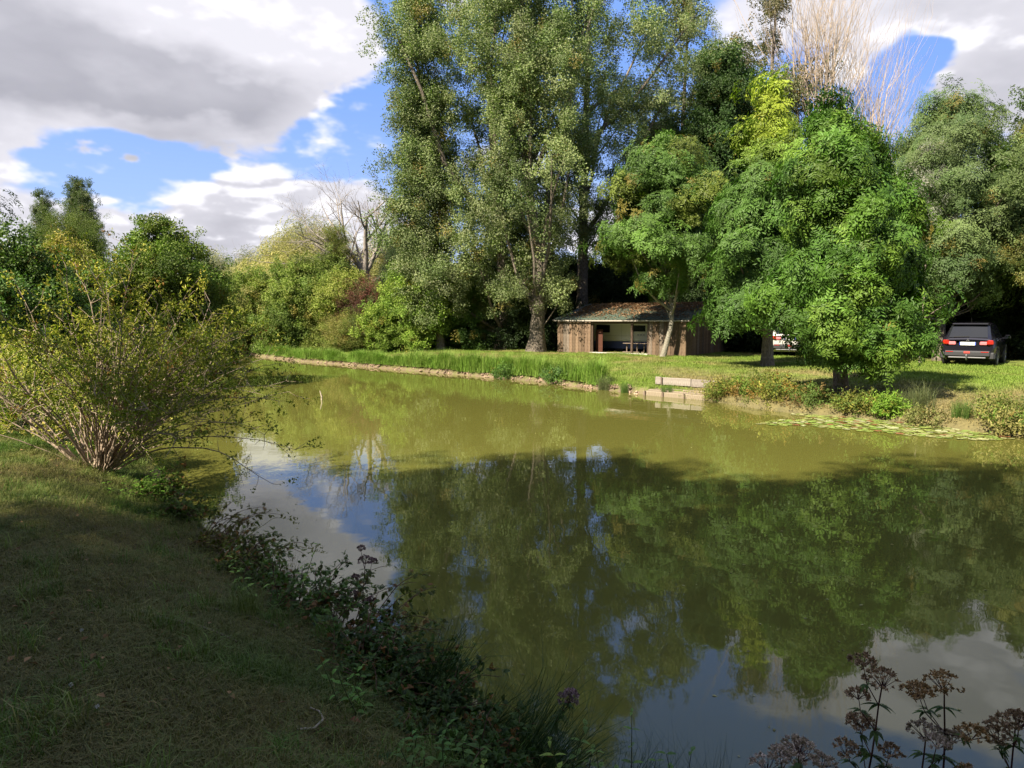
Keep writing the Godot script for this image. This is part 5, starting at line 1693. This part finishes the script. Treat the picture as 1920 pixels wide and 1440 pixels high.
	agrimony("short pale flowered stem left of the branching one", on(1.02, -2.36, -0.04), 0.88, Vector3(-0.08, 0, 0), 4, Color(0.50, 0.41, 0.33))
	agrimony("stem with pale open flower heads between two taller stems", on(1.36, -2.30, -0.04), 0.92, Vector3(0.05, 0, 0), 4, Color(0.50, 0.41, 0.33))
	agrimony("low stem with whitish flowers at the bottom edge, left of the others", on(0.90, -2.42, -0.04), 0.66, Vector3(-0.05, 0, 0), 2, Color(0.52, 0.43, 0.36))
	agrimony("flowering stem up the bank whose pink heads cross the poplars' reflection", on(-1.15, -5.2), 0.85, Vector3(0.12, 0, 0), 6, Color(0.26, 0.17, 0.17))
	agrimony("low pink flowered stem hidden among the long rushes", on(0.1, -3.45), 0.46, Vector3(0.45, 0, 0), 1, Color(0.34, 0.24, 0.25))


func small_things() -> void:
	# leaves and specks afloat
	var sp := MB.new()
	leaf(sp, Vector3.ZERO, Vector3.RIGHT, Vector3.UP, 1.0, 0.5, 0.1)
	var wh: Array[Transform3D] = []
	var tn := PackedColorArray()
	for i in 900:
		var z := -2.5 - 24.0 * pow(R.randf(), 1.6)
		var u := R.randf_range(0.5 * z, -0.8 * z)
		if sd(u, z) > -0.3 or nz.get_noise_2d(u * 5, z * 5) < -0.05:
			continue
		wh.append(Transform3D(Basis(Vector3.UP, R.randf() * TAU).scaled(Vector3.ONE * R.randf_range(0.012, 0.045)), Vector3(u, 0.004, z)))
		tn.append(shade(Color(0.30, 0.28, 0.12), R.randf_range(0.4, 1.3)))
	tag(scatter("floating_leaves", sp.mesh(M.dry), wh, tn), "tiny leaves and specks floating on the pond", "", "", "stuff")
	# sticks on the grass, the branch end in the water, clover heads, a fallen leaf
	var S2 := [[[Vector3(-0.98, 0, -3.06), Vector3(-0.92, 0, -3.12), Vector3(-0.90, 0, -3.20), Vector3(-0.94, 0, -3.27), Vector3(-0.99, 0, -3.30)], 0.006, Color(0.34, 0.30, 0.22), "pale curved stick lying on the near grass"], [[Vector3(-2.10, 0, -4.02), Vector3(-1.90, 0, -4.06), Vector3(-1.78, 0, -4.06), Vector3(-1.62, 0, -4.0)], 0.008, Color(0.15, 0.12, 0.085), "dark stick across the middle of the mown grass"],
		[[Vector3(-0.74, 0, -2.85), Vector3(-0.62, 0, -2.74), Vector3(-0.54, 0, -2.66)], 0.005, Color(0.26, 0.21, 0.13), "straight straw coloured twig near the bottom edge"], [[Vector3(-1.75, 0, -5.6), Vector3(-1.62, 0, -5.56), Vector3(-1.55, 0, -5.50)], 0.006, Color(0.36, 0.33, 0.29), "short grey forked twig high on the grass near the brambles"], [[Vector3(-2.0, 0, -4.55), Vector3(-1.75, 0, -4.6), Vector3(-1.58, 0, -4.57)], 0.006, Color(0.16, 0.13, 0.09), "thin brown stick above the dark one"]]
	for s in S2:
		var b := MB.new()
		b.col = s[2]
		var pts := []
		var rad := []
		for p in s[0]:
			pts.append(on(p.x, p.z, 0.035))
			rad.append(s[1] * R.randf_range(0.7, 1.1))
		b.tube(pts, rad, 6, true)
		tag(put("fallen_stick", b.mesh(M.plain)), s[3], "stick", "sticks on the near grass")
	var b := MB.new()
	b.col = Color(0.42, 0.36, 0.28)
	b.tube([Vector3(-5.70, -0.3, -20.9), Vector3(-5.68, 0.1, -20.9), Vector3(-5.73, 0.28, -20.9)], [0.025, 0.022, 0.012], 6, true)
	tag(put("water_stick", b.mesh(M.plain)), "pale stick poking out of the water far to the left", "stick")
	var C := [[-1.95, -2.98, "white clover head at the left of the near grass"], [-1.73, -2.80, "white clover head below the other one"], [-2.25, -3.55, "white clover head further up the left edge"]]
	for s in C:
		var f := MB.new()
		for i in 40:
			f.col = shade(Color(0.62, 0.62, 0.56), R.randf_range(0.7, 1.1))
			leaf(f, Vector3(0, 0.065, 0), (rdir() + Vector3(0, 0.4, 0)).normalized(), rdir(), 0.011, 0.005)
		f.col = Color(0.07, 0.12, 0.03)
		f.tube([Vector3.ZERO, Vector3(0.004, 0.065, 0)], [0.0012, 0.001], 4)
		var o := put("clover_head", f.mesh(M.dry))
		o.position = on(s[0], s[1])
		tag(o, s[2], "flower", "clover in the grass")
	var l := MB.new()
	l.col = Color(0.20, 0.09, 0.05)
	broad_leaf(l, Vector3.ZERO, Vector3.RIGHT, Vector3.UP, 0.06, 0.045, 0.4)
	var lo := put("fallen_leaf", l.mesh(M.dry))
	lo.position = on(-0.80, -3.30, 0.045)
	tag(lo, "single brown leaf lying on the grass beside the curved stick", "leaf")
	# sunlit coarse grass tuft on the bank edge
	var tf := grass_tuft(70, 0.20, 0.10, 0.004, 0.7, M.grass)
	var t := thing("grass_tuft", "coarse pale grass tuft catching the sun on the bank's edge", "grass", on(-1.95, -4.6))
	var where: Array[Transform3D] = []
	var tint := PackedColorArray()
	for i in 5:
		where.append(Transform3D(Basis(Vector3.UP, R.randf() * TAU), Vector3(R.randf_range(-0.2, 0.2), 0, R.randf_range(-0.12, 0.12))))
		tint.append(shade(Color(0.16, 0.19, 0.06), R.randf_range(0.8, 1.2)))
	scatter("blades", tf, where, tint, t)
